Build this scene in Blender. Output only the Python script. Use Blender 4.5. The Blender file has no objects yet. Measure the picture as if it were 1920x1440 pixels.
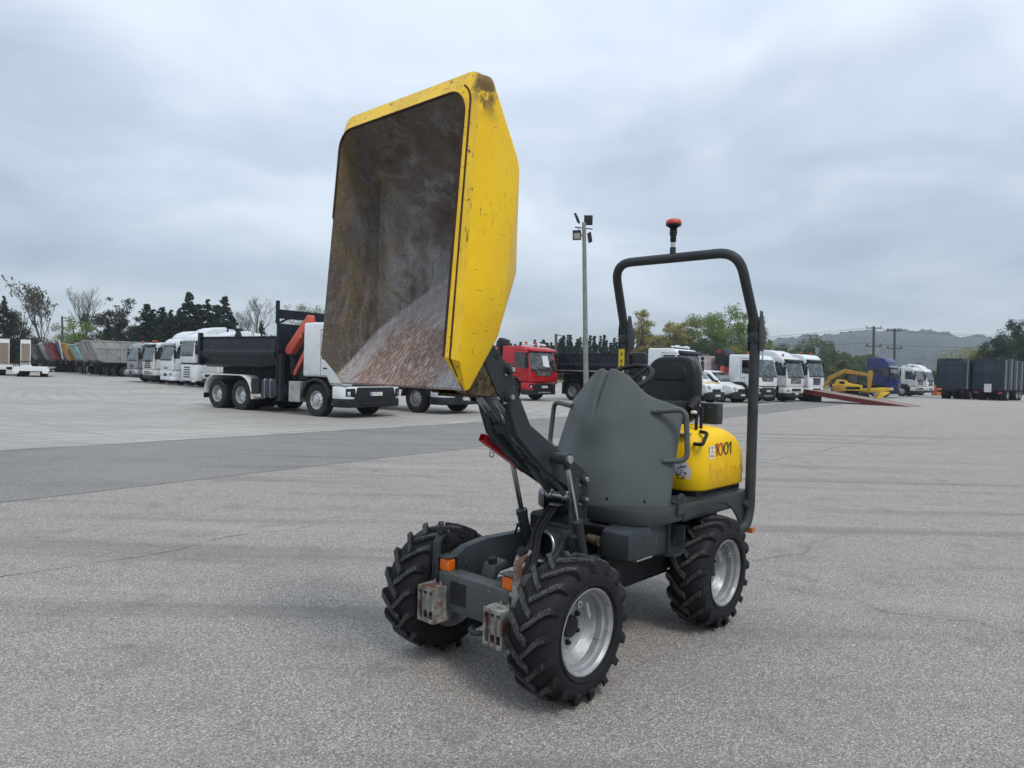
import bpy, bmesh, math, random
import numpy as np
from mathutils import Matrix, Vector, noise as mnoise
R = math.radians
sc = bpy.context.scene
col = sc.collection

# ------------------------------------------------------------------ camera
FPX, CAMH, PITCH, ROLL = 1330.0, 1.60, R(1.0777), R(1.473)
cam = bpy.data.cameras.new('camera'); cam_o = bpy.data.objects.new('camera', cam); col.objects.link(cam_o)
cam.sensor_width = 36.0; cam.lens = 36.0 * FPX / 1920.0; cam.clip_start = 0.05; cam.clip_end = 9000
_c, _s = math.cos(ROLL), math.sin(ROLL)
_r0 = Vector((1, 0, 0)); _f = Vector((0, math.cos(PITCH), -math.sin(PITCH))); _u0 = Vector((0, math.sin(PITCH), math.cos(PITCH)))
CR = _r0 * _c + _u0 * _s; CU = _u0 * _c - _r0 * _s
cam_o.matrix_world = Matrix(((CR.x, CU.x, -_f.x, 0), (CR.y, CU.y, -_f.y, 0), (CR.z, CU.z, -_f.z, CAMH), (0, 0, 0, 1)))
sc.camera = cam_o
def ray(px, py):
    return (_f * FPX + CR * (px - 960) + CU * (720 - py)).normalized()
def G(px, py):                       # pixel of a point that touches the ground -> ground position
    v = ray(px, py); t = -CAMH / v.z
    return Vector((v.x * t, v.y * t, 0))
def AT(px, D):                       # direction of a column of the photograph at a chosen depth, on the ground
    v = ray(px, 695 + (px - 960) * 0.0257); k = D / v.y
    return Vector((v.x * k, D, 0))
def ZAT(px, py, D):                  # height of a pixel at depth D
    v = ray(px, py); return CAMH + v.z * D / v.y

# ------------------------------------------------------------------ world, sun, exposure
SUN_EL, SUN_AZ = R(56), R(150)       # azimuth clockwise from +Y (view direction): behind the camera, to the right
w = bpy.data.worlds.new('World'); sc.world = w; w.use_nodes = True
nt = w.node_tree; nt.nodes.clear()
def N(t, **k):
    n = nt.nodes.new(t)
    for a, b in k.items(): setattr(n, a, b)
    return n
L = nt.links.new
out = N('ShaderNodeOutputWorld'); bg = N('ShaderNodeBackground'); L(bg.outputs[0], out.inputs[0])
sky = N('ShaderNodeTexSky', sky_type='NISHITA'); sky.sun_disc = False; sky.sun_elevation = SUN_EL; sky.sun_rotation = SUN_AZ
sky.air_density = 1.0; sky.dust_density = 0.6
skym = N('ShaderNodeVectorMath', operation='SCALE'); skym.inputs[3].default_value = 0.10; L(sky.outputs[0], skym.inputs[0])
tc = N('ShaderNodeTexCoord'); sep = N('ShaderNodeSeparateXYZ'); L(tc.outputs['Generated'], sep.inputs[0])
mz = N('ShaderNodeMath', operation='MAXIMUM'); mz.inputs[1].default_value = 0.0; L(sep.outputs[2], mz.inputs[0])
az = N('ShaderNodeMath', operation='ADD'); az.inputs[1].default_value = 0.22; L(mz.outputs[0], az.inputs[0])
dx = N('ShaderNodeMath', operation='DIVIDE'); L(sep.outputs[0], dx.inputs[0]); L(az.outputs[0], dx.inputs[1])
dy = N('ShaderNodeMath', operation='DIVIDE'); L(sep.outputs[1], dy.inputs[0]); L(az.outputs[0], dy.inputs[1])
cmb = N('ShaderNodeCombineXYZ'); L(dx.outputs[0], cmb.inputs[0]); L(dy.outputs[0], cmb.inputs[1])
def wnoise(scale, detail, rough, off, dist=0.0):
    mp = N('ShaderNodeMapping'); mp.inputs['Location'].default_value = off; L(cmb.outputs[0], mp.inputs[0])
    n = N('ShaderNodeTexNoise'); n.inputs['Scale'].default_value = scale; n.inputs['Detail'].default_value = detail
    n.inputs['Roughness'].default_value = rough; n.inputs['Distortion'].default_value = dist; L(mp.outputs[0], n.inputs['Vector'])
    return n.outputs['Fac']
def wmap(v, a, b):
    m = N('ShaderNodeMapRange', interpolation_type='SMOOTHSTEP'); m.inputs[1].default_value = a; m.inputs[2].default_value = b; L(v, m.inputs[0]); return m.outputs[0]
def wmix(f, a, b):
    m = N('ShaderNodeMix', data_type='RGBA')
    if hasattr(f, 'is_linked'): L(f, m.inputs[0])
    else: m.inputs[0].default_value = f
    for k, x in ((6, a), (7, b)):
        if hasattr(x, 'is_linked'): L(x, m.inputs[k])
        else: m.inputs[k].default_value = (*x, 1)
    return m.outputs[2]
big = wmap(wnoise(0.62, 3, 0.45, (8.530, 10.331, 6.954), 0.5), 0.33, 0.67)
mid = wmap(wnoise(1.5, 5, 0.52, (13.158, 11.853, 0.661), 0.5), 0.32, 0.70)
fine = wmap(wnoise(5.0, 5, 0.55, (3.605, 23.309, 2.187), 0.5), 0.25, 0.8)
cl = wmix(big, (0.265, 0.325, 0.405), (0.66, 0.725, 0.805))
cl2 = wmix(mid, (0.30, 0.365, 0.45), (0.80, 0.84, 0.88))
cloud = wmix(0.42, cl, cl2)
cloud = wmix(0.07, cloud, wmix(fine, (0.26, 0.31, 0.37), (0.66, 0.68, 0.71)))
# overcast luminance rises towards the zenith
lum = N('ShaderNodeMath', operation='MULTIPLY_ADD'); lum.inputs[1].default_value = 1.05; lum.inputs[2].default_value = 0.86; L(mz.outputs[0], lum.inputs[0])
cs = N('ShaderNodeVectorMath', operation='SCALE'); L(cloud, cs.inputs[0]); L(lum.outputs[0], cs.inputs[3])
fin = wmix(0.80, skym.outputs[0], cs.outputs[0])
L(fin, bg.inputs[0]); bg.inputs[1].default_value = 1.0
sl = bpy.data.lights.new('sun', 'SUN'); sl.energy = 1.35; sl.angle = R(18); sl.color = (1.0, 0.955, 0.90)
so = bpy.data.objects.new('sun', sl); col.objects.link(so)
sd = Vector((math.sin(SUN_AZ) * math.cos(SUN_EL), math.cos(SUN_AZ) * math.cos(SUN_EL), math.sin(SUN_EL)))
so.rotation_euler = sd.to_track_quat('Z', 'Y').to_euler(); so.location = (0, -5, 30)
sc.view_settings.view_transform = 'Standard'; sc.view_settings.look = 'None'; sc.view_settings.gamma = 1; sc.view_settings.exposure = 0.50
sc.render.engine = 'CYCLES'; sc.cycles.max_bounces = 6; sc.cycles.diffuse_bounces = 3; sc.cycles.glossy_bounces = 3
sc.cycles.transmission_bounces = 3; sc.cycles.transparent_max_bounces = 6; sc.cycles.volume_bounces = 0; sc.cycles.use_denoising = True

# ------------------------------------------------------------------ mesh helpers
class MB:
    def __init__(s): s.V = []; s.F = []; s.MI = []; s.T = None
    def add(s, V, F, mi=0, M=None):
        o = len(s.V)
        for v in V:
            v = Vector(v)
            if M is not None: v = M @ v
            if s.T is not None: v = s.T @ v
            s.V.append(v)
        for k, f in enumerate(F):
            s.F.append([i + o for i in f]); s.MI.append(mi if isinstance(mi, int) else mi[k])
        return s
    def bm(s, b, mi=0, M=None):
        b.verts.index_update()
        s.add([v.co.copy() for v in b.verts], [[v.index for v in f.verts] for f in b.faces], mi, M); b.free(); return s
    def prism(s, pts, axis, a, b, mi=0, bev=0.0, seg=2, M=None):
        f3 = {'y': lambda p, t: (p[0], t, p[1]), 'x': lambda p, t: (t, p[0], p[1]), 'z': lambda p, t: (p[0], p[1], t)}[axis]
        bm_ = bmesh.new()
        n = len(pts)
        va = [bm_.verts.new(f3(p, a)) for p in pts]; vb = [bm_.verts.new(f3(p, b)) for p in pts]
        bm_.faces.new(va); bm_.faces.new(list(reversed(vb)))
        for i in range(n):
            j = (i + 1) % n; bm_.faces.new((va[j], va[i], vb[i], vb[j]))
        bmesh.ops.recalc_face_normals(bm_, faces=bm_.faces)
        if bev > 0:
            es = [e for e in bm_.edges if len(e.link_faces) == 2 and e.calc_face_angle(0) > 0.35]
            bmesh.ops.bevel(bm_, geom=es, offset=bev, segments=seg, profile=0.5, affect='EDGES', clamp_overlap=True)
        return s.bm(bm_, mi, M)
    def box(s, x0, x1, y0, y1, z0, z1, mi=0, bev=0.0, seg=1, M=None):
        return s.prism([(x0, z0), (x1, z0), (x1, z1), (x0, z1)], 'y', y0, y1, mi, bev, seg, M)
    def tube(s, path, r, n=10, mi=0, cap=True, M=None, closed=False):
        P = [Vector(p) for p in path]; m = len(P); V = []; F = []
        up = None
        for i, p in enumerate(P):
            if closed: t = (P[(i + 1) % m] - P[i - 1]).normalized()
            else: t = (P[min(i + 1, m - 1)] - P[max(i - 1, 0)]).normalized()
            if up is None:
                up = Vector((0, 0, 1)) if abs(t.z) < 0.9 else Vector((1, 0, 0))
            a = (up - t * up.dot(t)).normalized(); b = t.cross(a); up = a
            rr = r[i] if isinstance(r, (list, tuple)) else r
            for k in range(n):
                q = 2 * math.pi * k / n; V.append(p + a * (math.cos(q) * rr) + b * (math.sin(q) * rr))
        for i in range(m if closed else m - 1):
            i2 = (i + 1) % m
            for k in range(n):
                k2 = (k + 1) % n; F.append((i * n + k, i * n + k2, i2 * n + k2, i2 * n + k))
        if cap and not closed:
            F.append(list(reversed(range(n)))); F.append(list(range((m - 1) * n, m * n)))
        return s.add(V, F, mi, M)
    def lathe(s, prof, n=32, mi=0, M=None, closed=False):
        V = []; F = []; m = len(prof)
        for r, h in prof:
            for k in range(n):
                q = 2 * math.pi * k / n; V.append((r * math.cos(q), r * math.sin(q), h))
        for i in range(m if closed else m - 1):
            i2 = (i + 1) % m
            for k in range(n):
                k2 = (k + 1) % n; F.append((i * n + k, i * n + k2, i2 * n + k2, i2 * n + k))
        return s.add(V, F, mi, M)
    def cyl(s, a, b, r, n=14, mi=0, M=None): return s.tube([a, b], r, n, mi, True, M)
    def loft(s, rings, closed=True, caps=(False, False), mi=0, M=None):
        n = len(rings[0]); V = [p for r in rings for p in r]; F = []
        for i in range(len(rings) - 1):
            for k in range(n if closed else n - 1):
                k2 = (k + 1) % n; F.append((i * n + k, i * n + k2, (i + 1) * n + k2, (i + 1) * n + k))
        if caps[0]: F.append(list(reversed(range(n))))
        if caps[1]: F.append(list(range((len(rings) - 1) * n, len(rings) * n)))
        return s.add(V, F, mi, M)
    def grid(s, fn, nu, nv, mi=0, M=None):
        V = [fn(i / nu, j / nv) for i in range(nu + 1) for j in range(nv + 1)]
        F = [(i * (nv + 1) + j, (i + 1) * (nv + 1) + j, (i + 1) * (nv + 1) + j + 1, i * (nv + 1) + j + 1) for i in range(nu) for j in range(nv)]
        return s.add(V, F, mi, M)
    def mesh(s, name, mats, sm=32):
        me = bpy.data.meshes.new(name); me.from_pydata([tuple(v) for v in s.V], [], s.F)
        for m in (mats if isinstance(mats, (list, tuple)) else [mats]): me.materials.append(m)
        me.polygons.foreach_set('material_index', s.MI)
        if sm:
            me.polygons.foreach_set('use_smooth', [True] * len(me.polygons)); me.set_sharp_from_angle(angle=R(sm))
        me.update(); return me
    def build(s, name, mats, parent=None, sm=32, **tags):
        return link(name, s.mesh(name, mats, sm), parent, **tags)
def link(name, me, parent=None, **tags):
    o = bpy.data.objects.new(name, me); col.objects.link(o)
    if parent is not None: o.parent = parent
    for k, v in tags.items():
        if v is not None: o[k] = v
    return o
def thing(name, label, cat, loc=(0, 0, 0), rz=0.0, group=None, rot=None):
    o = bpy.data.objects.new(name, None); col.objects.link(o); o.empty_display_size = 0.3
    o.location = loc; o.rotation_euler = rot if rot else (0, 0, rz)
    o['label'] = label; o['category'] = cat
    if group: o['group'] = group
    return o
def fillet(pts, rad, n=5):
    P = [Vector(p) for p in pts]; o = [P[0]]
    for i in range(1, len(P) - 1):
        a, b, c = P[i - 1], P[i], P[i + 1]
        r = rad[i - 1] if isinstance(rad, (list, tuple)) else rad
        d1 = (a - b); d2 = (c - b); k = min(r, d1.length * .49, d2.length * .49)
        p, q = b + d1.normalized() * k, b + d2.normalized() * k
        for j in range(n + 1):
            t = j / n; o.append(p * (1 - t) ** 2 + b * (2 * t * (1 - t)) + q * t * t)
    o.append(P[-1]); return o
def fil2(pts, rad, n=4):             # rounded closed 2D polygon
    P = [Vector((p[0], p[1], 0)) for p in pts]; o = []
    m = len(P)
    for i in range(m):
        a, b, c = P[i - 1], P[i], P[(i + 1) % m]
        r = rad[i] if isinstance(rad, (list, tuple)) else rad
        if r <= 0: o.append((b.x, b.y)); continue
        d1 = (a - b); d2 = (c - b); k = min(r, d1.length * .49, d2.length * .49)
        p, q = b + d1.normalized() * k, b + d2.normalized() * k
        for j in range(n + 1):
            t = j / n; v = p * (1 - t) ** 2 + b * (2 * t * (1 - t)) + q * t * t; o.append((v.x, v.y))
    return o
def text_mesh(txt, size, M, ext=0.001, sx=1.0, bold=0.0):
    cu = bpy.data.curves.new('writing', 'FONT'); cu.body = txt; cu.size = size; cu.extrude = ext; cu.resolution_u = 3; cu.offset = bold
    o = bpy.data.objects.new('writing', cu); me = bpy.data.meshes.new_from_object(o)
    me.transform(M @ Matrix.Diagonal((sx, 1, 1, 1))); bpy.data.objects.remove(o); bpy.data.curves.remove(cu)
    return me
AXY = Matrix.Rotation(R(-90), 4, 'X')     # local z -> +y
def basis(x, y, z, loc=(0, 0, 0)):
    x, y, z = Vector(x), Vector(y), Vector(z)
    return Matrix(((x.x, y.x, z.x, loc[0]), (x.y, y.y, z.y, loc[1]), (x.z, y.z, z.z, loc[2]), (0, 0, 0, 1)))

# ------------------------------------------------------------------ materials
class Nd:
    def __init__(s, name):
        s.m = bpy.data.materials.new(name); s.m.use_nodes = True; s.t = s.m.node_tree; s.t.nodes.clear()
        s.o = s.n('ShaderNodeOutputMaterial'); s.b = s.n('ShaderNodeBsdfPrincipled'); s.l(s.b.outputs[0], s.o.inputs[0])
        s.tc = s.n('ShaderNodeTexCoord')
    def n(s, t, **k):
        x = s.t.nodes.new(t)
        for a, b in k.items(): setattr(x, a, b)
        return x
    def l(s, a, b): s.t.links.new(a, b)
    def co(s, scale=(1, 1, 1), loc=(0, 0, 0), rot=(0, 0, 0), src='Object'):
        m = s.n('ShaderNodeMapping'); m.inputs['Scale'].default_value = scale; m.inputs['Location'].default_value = loc; m.inputs['Rotation'].default_value = rot
        if src == 'World':
            g = s.n('ShaderNodeNewGeometry'); s.l(g.outputs['Position'], m.inputs[0])
        else: s.l(s.tc.outputs[src], m.inputs[0])
        return m.outputs[0]
    def noise(s, sc_, det=3, ro=.5, v=None, dist=0, src='Object', loc=(0, 0, 0)):
        x = s.n('ShaderNodeTexNoise'); x.inputs['Scale'].default_value = sc_; x.inputs['Detail'].default_value = det; x.inputs['Roughness'].default_value = ro; x.inputs['Distortion'].default_value = dist
        s.l(v if v is not None else s.co(src=src, loc=loc), x.inputs['Vector']); return x.outputs['Fac']
    def vor(s, sc_, v=None, feat='F1', outp='Distance', src='Object', rnd=1.0):
        x = s.n('ShaderNodeTexVoronoi', feature=feat); x.inputs['Scale'].default_value = sc_; x.inputs['Randomness'].default_value = rnd
        s.l(v if v is not None else s.co(src=src), x.inputs['Vector']); return x.outputs[outp]
    def ramp(s, f, a, b, c=0., d=1., sm=True):
        x = s.n('ShaderNodeMapRange'); x.interpolation_type = 'SMOOTHSTEP' if sm else 'LINEAR'
        for i, q in enumerate((a, b, c, d)): x.inputs[i + 1].default_value = q
        s.l(f, x.inputs[0]); return x.outputs[0]
    def mul(s, a, b, op='MULTIPLY'):
        x = s.n('ShaderNodeMath', operation=op)
        for i, q in enumerate((a, b)):
            if isinstance(q, (int, float)): x.inputs[i].default_value = q
            else: s.l(q, x.inputs[i])
        return x.outputs[0]
    def mix(s, f, a, b, bt='MIX'):
        x = s.n('ShaderNodeMix', data_type='RGBA', blend_type=bt)
        for i, q in ((0, f), (6, a), (7, b)):
            if isinstance(q, (int, float)): x.inputs[i].default_value = q
            elif isinstance(q, tuple): x.inputs[i].default_value = (*q, 1)
            else: s.l(q, x.inputs[i])
        return x.outputs[2]
    def sepc(s, v):
        x = s.n('ShaderNodeSeparateXYZ'); s.l(v, x.inputs[0]); return x.outputs
    def bump(s, h, strength=.3, dist=.01):
        x = s.n('ShaderNodeBump'); x.inputs['Strength'].default_value = strength; x.inputs['Distance'].default_value = dist; s.l(h, x.inputs['Height']); s.l(x.outputs[0], s.b.inputs['Normal'])
    def set(s, **k):
        for a, b in k.items():
            i = s.b.inputs[a.replace('_', ' ')]
            if isinstance(b, tuple): i.default_value = (*b, 1)
            elif isinstance(b, (int, float)): i.default_value = b
            else: s.l(b, i)
        return s.m
def mul3(c, k): return tuple(min(1, x * k) for x in c)
def mat(name, c, rough=.5, metal=0., var=.18, scale=4., dirt=None, dirt_amt=.3, bump=0., bscale=60., src='Object', spec=None):
    d = Nd(name)
    if spec is None and max(c) < .06: spec = .22
    f = d.noise(scale, 5, .6, src=src)
    base = d.mix(d.ramp(f, .3, .7), mul3(c, 1 - var), mul3(c, 1 + var))
    if dirt:
        g = d.ramp(d.noise(scale * 2.3, 6, .65, src=src, loc=(3, 1, 7)), .62 - dirt_amt * .5, .78)
        base = d.mix(d.mul(g, .8), base, dirt)
    d.set(Base_Color=base, Metallic=metal, Roughness=d.ramp(f, .2, .8, max(.02, rough - .1), min(1, rough + .12)))
    if spec is not None: d.set(Specular_IOR_Level=spec)
    if bump: d.bump(d.noise(bscale, 4, .6, src=src), bump, .004)
    return d.m
def m_asphalt():
    d = Nd('asphalt_coarse')
    v = d.co()
    cell = d.vor(125, v, 'F1', 'Color'); cs_ = d.sepc(cell)
    dist = d.vor(125, v, 'F1', 'Distance')
    fine = d.noise(260, 3, .6, v)
    big = d.noise(.35, 6, .6, v); mid = d.noise(2.2, 6, .62, v)
    st = d.ramp(cs_[0], 0, 1, 0, 1, False)
    c = d.mix(st, (.150, .137, .124), (.49, .448, .402))
    c = d.mix(d.ramp(cs_[1], .82, .93), c, (.66, .61, .55))          # pale chips
    c = d.mix(d.mul(d.ramp(cs_[2], .90, 1.0), .8), c, (.055, .055, .06))
    c = d.mix(d.ramp(dist, .32, .68, 0, .6), c, (.075, .073, .073)) # binder between the chips
    c = d.mix(.22, c, d.mix(fine, (.12, .11, .10), (.42, .385, .345)))
    c = d.mix(d.mul(d.ramp(big, .35, .68), .22), c, (.27, .247, .222))
    c = d.mix(d.mul(d.ramp(mid, .50, .74), .42), c, (.135, .121, .107))
    # long cracks that wander over the yard
    nx = d.n('ShaderNodeTexNoise'); nx.inputs['Scale'].default_value = .9; nx.inputs['Detail'].default_value = 6; d.l(v, nx.inputs['Vector'])
    wv = d.n('ShaderNodeVectorMath', operation='MULTIPLY_ADD'); wv.inputs[1].default_value = (1.1, 1.1, 0); d.l(nx.outputs['Color'], wv.inputs[0]); d.l(v, wv.inputs[2])
    ms = d.n('ShaderNodeMapping'); ms.inputs['Rotation'].default_value = (0, 0, R(-33)); ms.inputs['Scale'].default_value = (.38, 1.3, 1); d.l(wv.outputs[0], ms.inputs[0])
    cr = d.vor(.21, ms.outputs[0], 'DISTANCE_TO_EDGE', 'Distance')
    msk = d.ramp(d.noise(.5, 2, .5, v, loc=(0, 0, 0)), .42, .60)
    crk = d.mul(d.ramp(cr, .0, .004, 1, 0), msk); halo = d.mul(d.ramp(cr, 0, .035, 1, 0), msk)
    brk = d.ramp(d.noise(14, 4, .7, v), .38, .60)
    c = d.mix(d.mul(halo, .16), c, (.12, .11, .10)); c = d.mix(d.mul(d.mul(crk, brk), .55), c, (.06, .055, .05))
    # faint wheel tracks along the lane and scattered rusty stains
    tk = d.noise(1.0, 4, .6, d.co(scale=(.10, 1.5, 1), rot=(0, 0, R(-52)), loc=(.3, .8, 0))); c = d.mix(d.mul(d.ramp(tk, .52, .68), .42), c, (.125, .116, .108)); tk2 = d.noise(1.3, 4, .6, d.co(scale=(.09, 1.2, 1), rot=(0, 0, R(-20)), loc=(3.3, 1.8, 0))); c = d.mix(d.mul(d.ramp(tk2, .56, .72), .26), c, (.36, .335, .30))
    rs = d.mul(d.ramp(d.noise(.8, 5, .65, d.co(loc=(5, 9, 0))), .60, .74), .35); c = d.mix(rs, c, (.22, .165, .12))
    grit = d.ramp(d.vor(3.1, d.co(loc=(.7, .2, 0)), 'F1', 'Distance'), .018, .030, 1, 0); c = d.mix(d.mul(grit, .8), c, (.05, .045, .04))
    # oil spots
    oil = d.ramp(d.noise(1.3, 3, .5, d.co(loc=(11, 4, 0))), .70, .80)
    c = d.mix(d.mul(oil, .5), c, (.07, .066, .06))
    d.set(Base_Color=d.gain(c, 1.36), Roughness=d.ramp(fine, .3, .7, .72, .95), Specular_IOR_Level=.3)
    h = d.mul(d.mul(dist, -.8), d.mul(fine, .4), 'ADD')
    d.bump(h, 1.0, .012)
    return d.m
def m_asphalt_fine():
    d = Nd('asphalt_fine'); v = d.co()
    fine = d.noise(170, 4, .65, v); cell = d.sepc(d.vor(80, v, 'F1', 'Color'))
    c = d.mix(cell[0], (.10, .095, .090), (.34, .325, .305)); c = d.mix(.25, c, d.mix(fine, (.12, .116, .112), (.28, .271, .26)))
    c = d.mix(d.mul(d.ramp(d.noise(.8, 6, .6, v), .4, .75), .4), c, (.26, .248, .232))
    tr = d.noise(1.0, 5, .6, d.co(scale=(.25, 2.2, 1), rot=(0, 0, R(-39))))
    c = d.mix(d.mul(d.ramp(tr, .50, .68), .5), c, (.125, .119, .112))
    ch = d.ramp(d.vor(34, d.co(loc=(.4, .1, 0)), 'F1', 'Distance'), .10, .16, 1, 0); c = d.mix(d.mul(ch, .5), c, (.42, .40, .37)); c = d.mix(d.mul(d.ramp(d.noise(.25, 4, .6, v), .42, .62), .30), c, (.30, .285, .265))
    d.set(Base_Color=d.gain(c, .86), Roughness=.85, Specular_IOR_Level=.3); d.bump(fine, .4, .004); return d.m
def m_concrete():
    d = Nd('yard_concrete'); v = d.co()
    a = d.noise(.22, 6, .6, v); b = d.noise(1.6, 7, .66, v); fine = d.noise(60, 4, .6, v)
    c = d.mix(d.ramp(a, .3, .7), (.29, .275, .245), (.385, .362, .325)); c = d.mix(d.mul(d.ramp(b, .5, .8), .5), c, (.205, .193, .172))
    # tyre sweeps: distorted rings
    for k, (cx, cy, s) in enumerate(((-22, 26, .55), (-30, 38, .42), (8, 52, .5))):
        w_ = d.n('ShaderNodeTexWave', wave_type='RINGS', rings_direction='Z'); w_.inputs['Scale'].default_value = s; w_.inputs['Distortion'].default_value = 4.0; w_.inputs['Detail'].default_value = 3; w_.inputs['Detail Scale'].default_value = .25
        d.l(d.co(loc=(-cx, -cy, 0)), w_.inputs['Vector'])
        c = d.mix(d.mul(d.ramp(w_.outputs['Fac'], .72, 1.0), .22), c, (.17, .165, .16))
    st = d.noise(1.1, 5, .6, d.co(scale=(.16, 2.0, 1), rot=(0, 0, R(38)))); c = d.mix(d.mul(d.ramp(st, .54, .7), .42), c, (.185, .18, .172))
    jt = d.n('ShaderNodeTexBrick'); jt.inputs['Scale'].default_value = .16; jt.inputs['Mortar Size'].default_value = .004; jt.inputs['Brick Width'].default_value = 1.0; jt.inputs['Row Height'].default_value = .7; jt.offset = 0
    d.l(d.co(rot=(0, 0, R(-51))), jt.inputs['Vector']); c = d.mix(d.mul(jt.outputs['Fac'], .5), c, (.15, .145, .14))
    d.set(Base_Color=c, Roughness=d.ramp(b, .3, .8, .6, .9), Specular_IOR_Level=.35); d.bump(fine, .2, .003); return d.m
def m_yellow(name='skip_yellow', wear=1.0):
    d = Nd(name); v = d.co()
    n1 = d.noise(3, 5, .6, v)
    c = d.mix(d.ramp(n1, .3, .7), (.74, .445, .004), (.84, .53, .006))
    c = d.mix(d.mul(d.ramp(d.noise(9, 6, .7, v), .58, .75), .28 * wear), c, (.40, .27, .03))      # grime
    # fine scratches: stretched noises, in two directions
    for k, (rot, scl, th) in enumerate((((.5, .4, 0), (5, 85, 85), .675), ((1.1, .2, .6), (85, 8, 85), .685), ((.2, 1.2, .1), (80, 80, 7), .675))):
        s_ = d.ramp(d.noise(1.6, 3, .55, d.co(scale=scl, rot=rot)), th, th + .025)
        s_ = d.mul(s_, d.ramp(d.noise(4.2, 3, .6, d.co(loc=(k * 3.1, 2, 5))), .40, .54))
        c = d.mix(d.mul(s_, .85 * wear), c, (.055, .032, .018))
    ch = d.ramp(d.noise(42, 5, .7, v), .70, .73); ch = d.mul(ch, d.ramp(d.noise(5, 3, .6, d.co(loc=(5, 5, 1))), .48, .62))
    c = d.mix(d.mul(ch, .9 * wear), c, (.05, .027, .016))
    if wear > .5:
        X, Y, Z = d.sepc(v); cor = d.mul(d.mul(d.ramp(Z, 2.60, 2.74), d.ramp(X, .52, .60)), d.ramp(d.noise(16, 5, .7, v), .40, .54)); c = d.mix(d.mul(cor, .9), c, (.055, .03, .02))
    d.set(Base_Color=c, Roughness=d.ramp(n1, .2, .8, .36, .58), Specular_IOR_Level=.28); d.bump(d.noise(18, 4, .6, v), .06, .003); return d.m
def m_rim_yellow():
    d = Nd('skip_rim_worn_yellow'); v = d.co()
    c = d.mix(d.ramp(d.noise(5, 5, .6, v), .3, .7), (.62, .38, .012), (.78, .49, .010))
    wv = d.noise(16, 5, .7, v); X, Y, Z = d.sepc(v)
    for k, (rot, scl, th) in enumerate((((.5, .4, 0), (5, 60, 60), .64), ((1.1, .2, .6), (60, 6, 60), .66), ((.2, 1.2, .1), (50, 50, 5), .64))):
        s_ = d.mul(d.ramp(d.noise(1.6, 3, .55, d.co(scale=scl, rot=rot)), th, th + .03), d.ramp(d.noise(5.2, 3, .6, d.co(loc=(k * 2.1, 2, 5))), .42, .55))
        c = d.mix(d.mul(s_, .85), c, (.06, .033, .02))
    ch = d.mul(d.ramp(d.noise(34, 5, .72, v), .60, .64), d.ramp(d.noise(6, 3, .6, d.co(loc=(3, 1, 1))), .40, .56)); c = d.mix(d.mul(ch, .9), c, (.065, .034, .02))
    cor = d.mul(d.mul(d.ramp(Z, 2.66, 2.76), d.ramp(Y, .44, .47)), d.ramp(wv, .36, .52)); c = d.mix(d.mul(cor, .9), c, (.055, .03, .02))
    d.set(Base_Color=c, Roughness=.5, Specular_IOR_Level=.4); d.bump(wv, .15, .003); return d.m
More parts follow.
